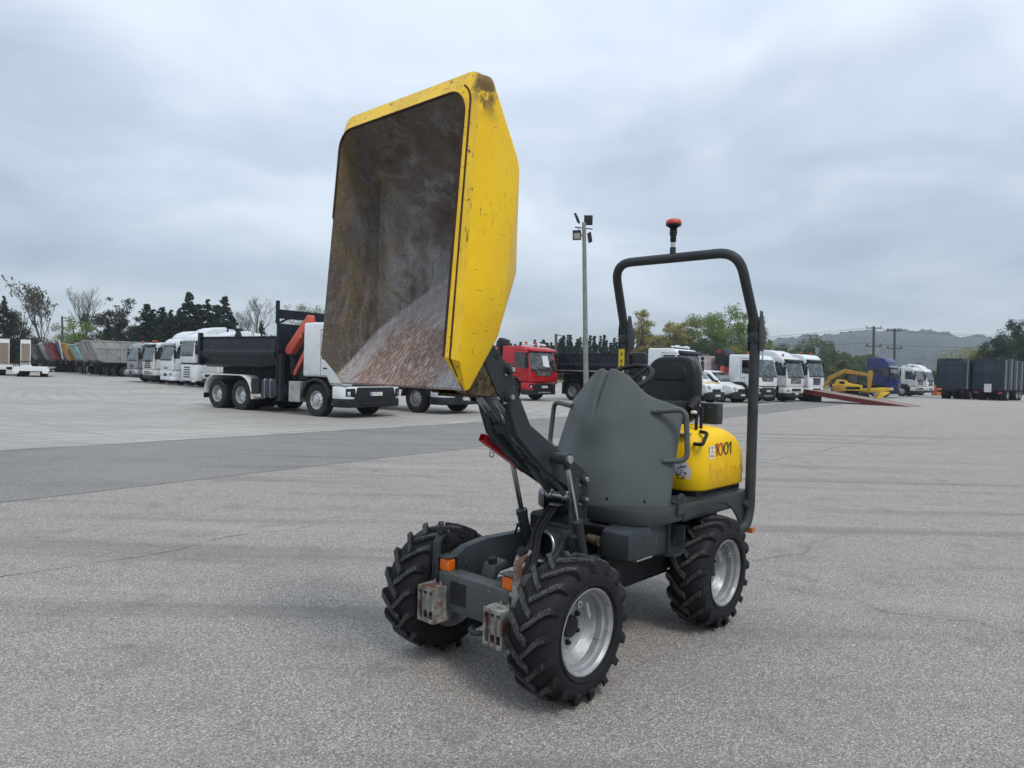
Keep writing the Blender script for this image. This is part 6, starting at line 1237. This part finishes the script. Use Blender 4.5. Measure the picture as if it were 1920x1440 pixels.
def kind_bare(seed, spread=.55, depth=6, few=0, mt=None):
    rg = random.Random(seed); tr = MB(); tips = []
    def br(p, d, ln, r, k):
        q = p + d * ln; mid_ = p.lerp(q, .5) + Vector((rg.uniform(-1, 1), rg.uniform(-1, 1), rg.uniform(-.5, 1))) * ln * .06
        tr.tube([p, mid_, q], [r, r * .85, r * .68], 5 if k < 3 else 3, 0, False)
        if k >= depth: tips.append(q); return
        for i in range(3 if k < 2 else rg.choice((2, 2, 3))):
            sp = spread * (.55 if k < 2 else 1); dd = (d + Vector((rg.gauss(0, sp), rg.gauss(0, sp), rg.gauss(.30, .2)))).normalized(); br(q if i < 2 else mid_, dd, ln * rg.uniform(.68, .88), r * .66, k + 1)
    br(Vector((0, 0, 0)), Vector((0, 0, 1)), .20, .013, 0)
    zm = max(t.z for t in tips); tr.V = [v * (1 / zm) for v in tr.V]
    me = tr.mesh('trunk', MT['barkgrey'])
    lm = None
    if few:
        g_ = np.random.default_rng(seed); T = np.array([tuple(t / zm) for t in tips]); T = T[g_.integers(0, len(T), few)] + g_.normal(size=(few, 3)) * .02; lm = leaf_mesh('crown', T, .018 + .018 * g_.random(few), mt, seed)
    else:
        tw = MB()
        for t in tips:
            for _ in range(2): d = Vector((rg.gauss(0, .6), rg.gauss(0, .6), rg.gauss(.6, .4))).normalized(); tw.tube([t / zm, t / zm + d * rg.uniform(.03, .06)], [.0016, .0007], 3, 0, False)
        lm = tw.mesh('twigs', MT['barkgrey'])
    return me, lm
KD = dict(con1=kind_conifer(1, MT['con'], .24), con2=kind_conifer(2, MT['con'], .28, irr=.45), con3=kind_conifer(3, MT['con'], .20), cyp=kind_conifer(4, MT['con'], .26, base=.02, irr=.15),
    pine1=kind_conifer(5, MT['pine'], .22, 2600, .15, .55), pine2=kind_conifer(6, MT['pine'], .26, 2600, .2, .6),
    bro1=kind_broad(11, MT['gre'], .44, .60, .40, 85, 17000, .10, .2, .0165), bro2=kind_broad(12, MT['gre'], .42, .52, .46, 50, 11000, .12, .06, .019), gold1=kind_broad(13, MT['gold'], .15, .54, .45, 95, 11000, .062, .08, .015), gold2=kind_broad(14, MT['gold'], .26, .52, .46, 70, 11000, .08, .06, .017), pale1=kind_broad(15, MT['pale'], .34, .58, .40, 70, 6000, .085, .14, .014),
    dusk1=kind_broad(16, MT['dusk'], .34, .62, .37, 44, 5200, .075, .2, .018), brown1=kind_broad(17, MT['brown'], .36, .50, .45, 50, 8000, .11, .05, .018), umb=kind_broad(18, MT['pine'], .44, .74, .24, 56, 10000, .11, .45, .018, .5), darkb=kind_broad(19, MT['pine'], .44, .50, .46, 56, 10000, .13, .03, .019),
    bare1=kind_bare(21, .38), bare2=kind_bare(22, .42), bare3=kind_bare(23, .42, 6, 700, MT['brown']), bare4=kind_bare(24, .42, 6, 900, MT['pale']))
def tree(kind, px, ytop, D, label, cat='tree', wx=1.0, group=None, rz=None):
    p = AT(px, D); h = ZAT(px, ytop, D); r = thing({'c': 'conifer_tree', 'p': 'pine_tree', 'b': 'broadleaf_tree', 'g': 'poplar_tree'}.get(kind[0], 'tree') if not kind.startswith('bare') else 'bare_tree', label, cat, p, rot=(0, -ROLL, (px * .37) % 6.28 if rz is None else rz), group=group)
    r.scale = (h * wx, h * wx, h); a, b = KD[kind]; link('trunk', a, r)
    if b: z = link('crown' if not b.name.startswith('twigs') else 'twigs', b, r); z['kind'] = 'stuff'
    return r
GL = 'trees behind the parked trailers and trucks'
for a in [
 ('con2', 6, 552, 112, 'dark conifer beside the brownish half-bare tree at the edge of the line of trees', 1.0), ('brown1', 40, 568, 115, 'brownish leafy tree beside the tall bare tree', 1.0), ('bare3', 76, 530, 110, 'tall nearly leafless tree above the white ramp trailer', .9),
 ('bare1', 160, 541, 112, 'bare tree with upright branches above a bright green bushy tree', .85), ('bro2', 146, 590, 104, 'bright green bushy tree behind the tipper trailers', 1.1), ('dusk1', 214, 556, 108, 'sparse dark-leaved tree with open crown behind the aluminium trailer', 1.15), ('cyp', 203, 597, 100, 'small dense dark conifer shaped like a cone behind the aluminium trailer', .9),
 ('dusk1', 250, 592, 112, 'lower sparse dark-leaved tree beside the row of conifers', 1.3), ('con1', 276, 569, 106, 'first dark conifer of the row, beside the sparse dark-leaved tree', 1.7), ('con3', 298, 572, 108, 'narrow dark conifer in the row behind the white cabs', 1.7), ('con2', 320, 578, 104, 'shorter dark conifer in the row behind the white cabs', 1.5),
 ('con1', 355, 546, 106, 'tallest dark conifer of the row behind the white cabs', 1.5), ('con2', 386, 558, 108, 'dark conifer with uneven outline beside the tallest one', 1.4), ('con1', 416, 554, 105, 'dark pointed conifer above the black tipper body', 1.5), ('con2', 288, 577, 112, 'dark conifer squeezed between the first one and the narrow one', 1.6), ('con1', 309, 584, 111, 'low dark conifer beside the narrow one', 1.7), ('con2', 338, 574, 112, 'dark conifer filling the gap before the tallest one', 1.5), ('con3', 371, 566, 113, 'narrow dark conifer standing close behind the tallest one', 1.8), ('con1', 401, 570, 112, 'dark conifer half hidden behind the pointed one', 1.7), ('con2', 432, 588, 110, 'low dark conifer at the end of the row, next to the bare trees', 1.5), ('bare2', 482, 560, 112, 'bare tree with fine branches above the black tipper body', 1.0), ('con2', 490, 598, 98, 'small conifer in front of the fine-branched bare tree', .9),
 ('pale1', 572, 557, 120, 'pale-leaved thin tree behind the goalpost of the tipper truck', 1.0), ('bare4', 596, 575, 110, 'half-bare tree with pale leaves hidden partly by the skip', .9), ('bare2', 452, 585, 118, 'thin bare tree between the pointed conifer and the fine-branched one', .8)]:
    tree(*a[:5], wx=a[5], group=GL)
GR = 'trees beyond the parked trucks'
for a in [
 ('pine1', 1165, 597, 120, 'pine with open dark crown beside the roll bar post', 1.0), ('gold1', 1203, 577, 128, 'tall narrow poplar turning yellow', 1.0), ('gold2', 1258, 596, 126, 'yellow-green tree right beside the narrow poplar', 1.0), ('gold1', 1290, 598, 130, 'slim yellowing tree between the poplar group and the big green tree', 1.2), ('gold2', 1228, 622, 124, 'low yellowing tree at the foot of the poplar', 1.2),
 ('bro1', 1348, 570, 128, 'big round green broadleaf tree with see-through crown', 1.0), ('darkb', 1312, 632, 112, 'dark green rounded pine below the big green tree', 1.2), ('bro2', 1402, 628, 124, 'low green tree at the foot of the big round one', 1.3), ('gold2', 1370, 645, 118, 'small yellow-green tree below the big round crown', 1.3),
 ('umb', 1884, 628, 112, 'dark umbrella-shaped pine behind the navy trailers', .95), ('umb', 1912, 594, 116, 'tall dark pine rising over the umbrella-shaped one', .55), ('pale1', 1800, 640, 150, 'pale green feathery tree above the clipped-corner trailer', 1.5), ('gold2', 1845, 648, 140, 'yellowish tree between the pale feathery one and the pines', 1.4), ('brown1', 1895, 672, 105, 'brownish scrubby tree right behind the square-ended navy trailer', 1.1)]:
    tree(*a[:5], wx=a[5], group=GR)
def woods(name, label, prof, D0_, D1_, mt, n, leaf, seed, clump=2.2, spike=0.0, floor=.3):
    rg = np.random.default_rng(seed); P = []; xs = [p[0] for p in prof]; ys = [p[1] for p in prof]; left = n
    NT = max(10, int((xs[-1] - xs[0]) / 640 * 1330 / D1_ * 0 + n / (1000 if spike else 2600)))
    for t_ in range(NT):
        px = xs[0] + (xs[-1] - xs[0]) * (t_ * .618034 % 1.0); D = rg.uniform(D0_, D1_); yt = np.interp(px, xs, ys); p = AT(px, D); zt = max(1.5, ZAT(px, yt, D)) * (.72 + .34 * rg.random()); wr = max(clump, zt * .30) * (.8 + .5 * rg.random()) * (1 - .35 * spike); K = 16
        for k in range(K):
            if spike:
                zz = (k + .3) / K; q_ = rg.random() * 6.283; ro = wr * .55 * (1 - zz) * rg.random()
                c = np.array([p.x + math.cos(q_) * ro, D + math.sin(q_) * ro, zt * (.08 + .92 * zz)]); P.append(c + ball(rg, int(n / NT / K), wr * .62 * (1 - zz) * (.7 + .5 * rg.random()) + .22, .2) * np.array([1, 1, .8])); continue
            d_ = rg.normal(size=3); d_ /= np.linalg.norm(d_); zz = .5 + .5 * d_[2]; taper = (1 - spike * zz ** 1.2); rr_ = .62 + .3 * rg.random()
            c = np.array([p.x + d_[0] * wr * rr_ * taper, D + d_[1] * wr * rr_ * taper, zt * (.10 + .80 * zz)]); P.append(c + ball(rg, int(n / NT / K), wr * .42 * (.6 + .6 * rg.random()) * (1 - .8 * spike * zz), .35))
    P = np.concatenate(P); P = P[P[:, 2] > 0]
    link(name, leaf_mesh(name, P, leaf * (.6 + .9 * rg.random(len(P))), mt, seed), kind='stuff', label=label, category='woods')
woods('undergrowth', 'dark tangled undergrowth at the foot of the trees behind the trucks', [(-60, 655), (60, 650), (150, 648), (260, 640), (400, 640), (520, 640), (640, 640)], 112, 122, MT['dusk'], 50000, .30, 31, 2.0)
woods('undergrowth', 'brownish scrub behind the far row of white cabs', [(-60, 630), (40, 628), (110, 645), (300, 618), (420, 620), (560, 612), (640, 612)], 122, 132, MT['brown'], 50000, .30, 32, 2.4)
woods('pine_wood', 'low dark pine wood behind the red truck', [(860, 640), (930, 638), (960, 642), (1000, 640), (1030, 630), (1060, 628), (1090, 634), (1120, 628), (1160, 636), (1200, 640)], 130, 165, MT['pine'], 70000, .36, 33, 2.6, .8)
woods('wood', 'green mixed wood behind the right row of trucks', [(1180, 645), (1240, 640), (1330, 640), (1430, 640), (1470, 632), (1520, 630), (1560, 636), (1575, 655), (1610, 655), (1640, 672)], 175, 230, MT['wood2'], 90000, .42, 34, 3.4)
woods('undergrowth', 'yellowish bushes below the wood behind the excavator', [(1420, 668), (1540, 655), (1560, 668), (1620, 675), (1700, 680), (1800, 684)], 120, 150, MT['wood2'], 40000, .28, 35, 2.0)
woods('wood', 'line of dark distant trees on the field below the hill', [(1600, 690), (1680, 684), (1760, 680), (1830, 690), (1960, 690)], 300, 420, MT['pine'], 14000, 1.2, 36, 5.0)
woods('undergrowth', 'dark scrub behind the navy trailers', [(1740, 700), (1820, 690), (1870, 680), (1920, 672), (2020, 665)], 98, 112, MT['brown'], 34000, .26, 37, 2.2)
crm = mat('crack_dark', (.12, .11, .10), .95, 0, .3, 30)
for pts, wd in (([(-40, 1088), (150, 1060), (330, 1032), (430, 1006), (560, 992), (640, 968), (700, 958)], .012), ([(1425, 868), (1520, 851), (1600, 832), (1750, 791), (1850, 775), (1960, 757)], .03), ([(60, 1010), (190, 985), (300, 975)], .008)):
    P_ = [G(*p) for p in pts]; L_ = []
    for a, b in zip(P_, P_[1:]):
        nn = max(4, int((b - a).length / .05))
        for i in range(nn): L_.append(a.lerp(b, i / nn))
    Va = []; F_ = []
    for i, p in enumerate(L_):
        t = (L_[min(i + 1, len(L_) - 1)] - L_[max(i - 1, 0)]).normalized(); nrm_ = Vector((-t.y, t.x, 0)); o_ = .05 * mnoise.noise((p.x * 2.1, p.y * 2.1, 1)) + .02 * mnoise.noise((p.x * 9, p.y * 9, 3)); w_ = wd * max(.05, .5 + 1.1 * mnoise.noise((p.x * 5, p.y * 5, 7)))
        q = p + nrm_ * o_; Va += [(q.x + nrm_.x * w_ / 2, q.y + nrm_.y * w_ / 2, .003), (q.x - nrm_.x * w_ / 2, q.y - nrm_.y * w_ / 2, .003)]
        if i: F_.append((2 * i - 2, 2 * i - 1, 2 * i + 1, 2 * i))
    mc = MB(); mc.add(Va, F_); mc.build('ground_crack', crm, sm=0, kind='structure')
# ------------------------------------------------------------------ fields and hills
d = Nd('field_grass'); v = d.co(); c = d.mix(d.ramp(d.noise(.02, 5, .6, v), .35, .65), (.075, .095, .03), (.16, .15, .06)); d.set(Base_Color=c, Roughness=.95)
m = MB(); m.add([(-3400, 104, .02), (70, 104, .02), (3400, 104, .02), (3400, 3200, .02), (70, 3200, .02), (-3400, 3200, .02)], [(0, 1, 4, 5), (1, 2, 3, 4)]); m.build('field', d.m, sm=0, kind='structure')
d = Nd('wooded_hill'); v = d.co(); n1 = d.noise(.06, 5, .7, v); c = d.mix(d.ramp(n1, .35, .65), (.010, .018, .016), (.030, .042, .030)); c = d.mix(d.mul(d.ramp(d.noise(.0045, 4, .6, v), .55, .66), d.ramp(d.sepc(v)[2], 40, 70, 1, 0)), c, (.12, .13, .05)); d.set(Base_Color=c, Roughness=.95); d.bump(n1, 1.0, 6)
HP = [(-1500, 668), (-400, 668), (300, 672), (800, 668), (1100, 662), (1300, 650), (1440, 640), (1500, 633), (1560, 626), (1620, 621), (1680, 619), (1740, 619), (1775, 626), (1800, 634), (1822, 629), (1850, 634), (1880, 644), (1960, 652), (2400, 640), (3400, 650)]
def hill(name, HP, Dn, Df, NX, NY, seed, bmp):
    xs = [p[0] for p in HP]; ys = [p[1] for p in HP]; mb_ = MB()
    def fn(i, j):
        px = xs[0] + (xs[-1] - xs[0]) * i; D = Dn + (Df - Dn) * j; p = AT(px, D)
        zt = ZAT(px, float(np.interp(px, xs, ys)), Df); e = j ** 1.15 * (1 if j < .999 else 1)
        z = zt * e + (bmp * (mnoise.noise((p.x * .03, p.y * .03, seed)) + .8 * mnoise.noise((p.x * .09, p.y * .09, seed + 4)) + .9 * abs(mnoise.noise((p.x * .16, p.y * .16, seed + 7))))) * min(1, j * 4) - (.5 if j == 0 else 0)
        return (p.x, p.y, z)
    mb_.grid(fn, NX, NY); me = mb_; 
    return me.build(name, d.m, kind='structure', sm=0)
hill('hill', HP, 750, 1500, 1500, 50, 2.0, 6.5)
# ------------------------------------------------------------------ haze: even, thin air
hz = MB(); hz.box(-2900, 2900, -60, 1750, -1.2, 190, 0); hm = bpy.data.materials.new('haze_air'); hm.use_nodes = True; ht = hm.node_tree; ht.nodes.clear()
ho = ht.nodes.new('ShaderNodeOutputMaterial'); pv = ht.nodes.new('ShaderNodeVolumePrincipled'); pv.inputs['Color'].default_value = (.80, .88, .96, 1); pv.inputs['Density'].default_value = .00040; pv.inputs['Anisotropy'].default_value = 0.2
ht.links.new(pv.outputs[0], ho.inputs['Volume'])
hz.build('haze', hm, sm=0, kind='stuff', label='thin even haze in the air over the yard and hills', category='haze')
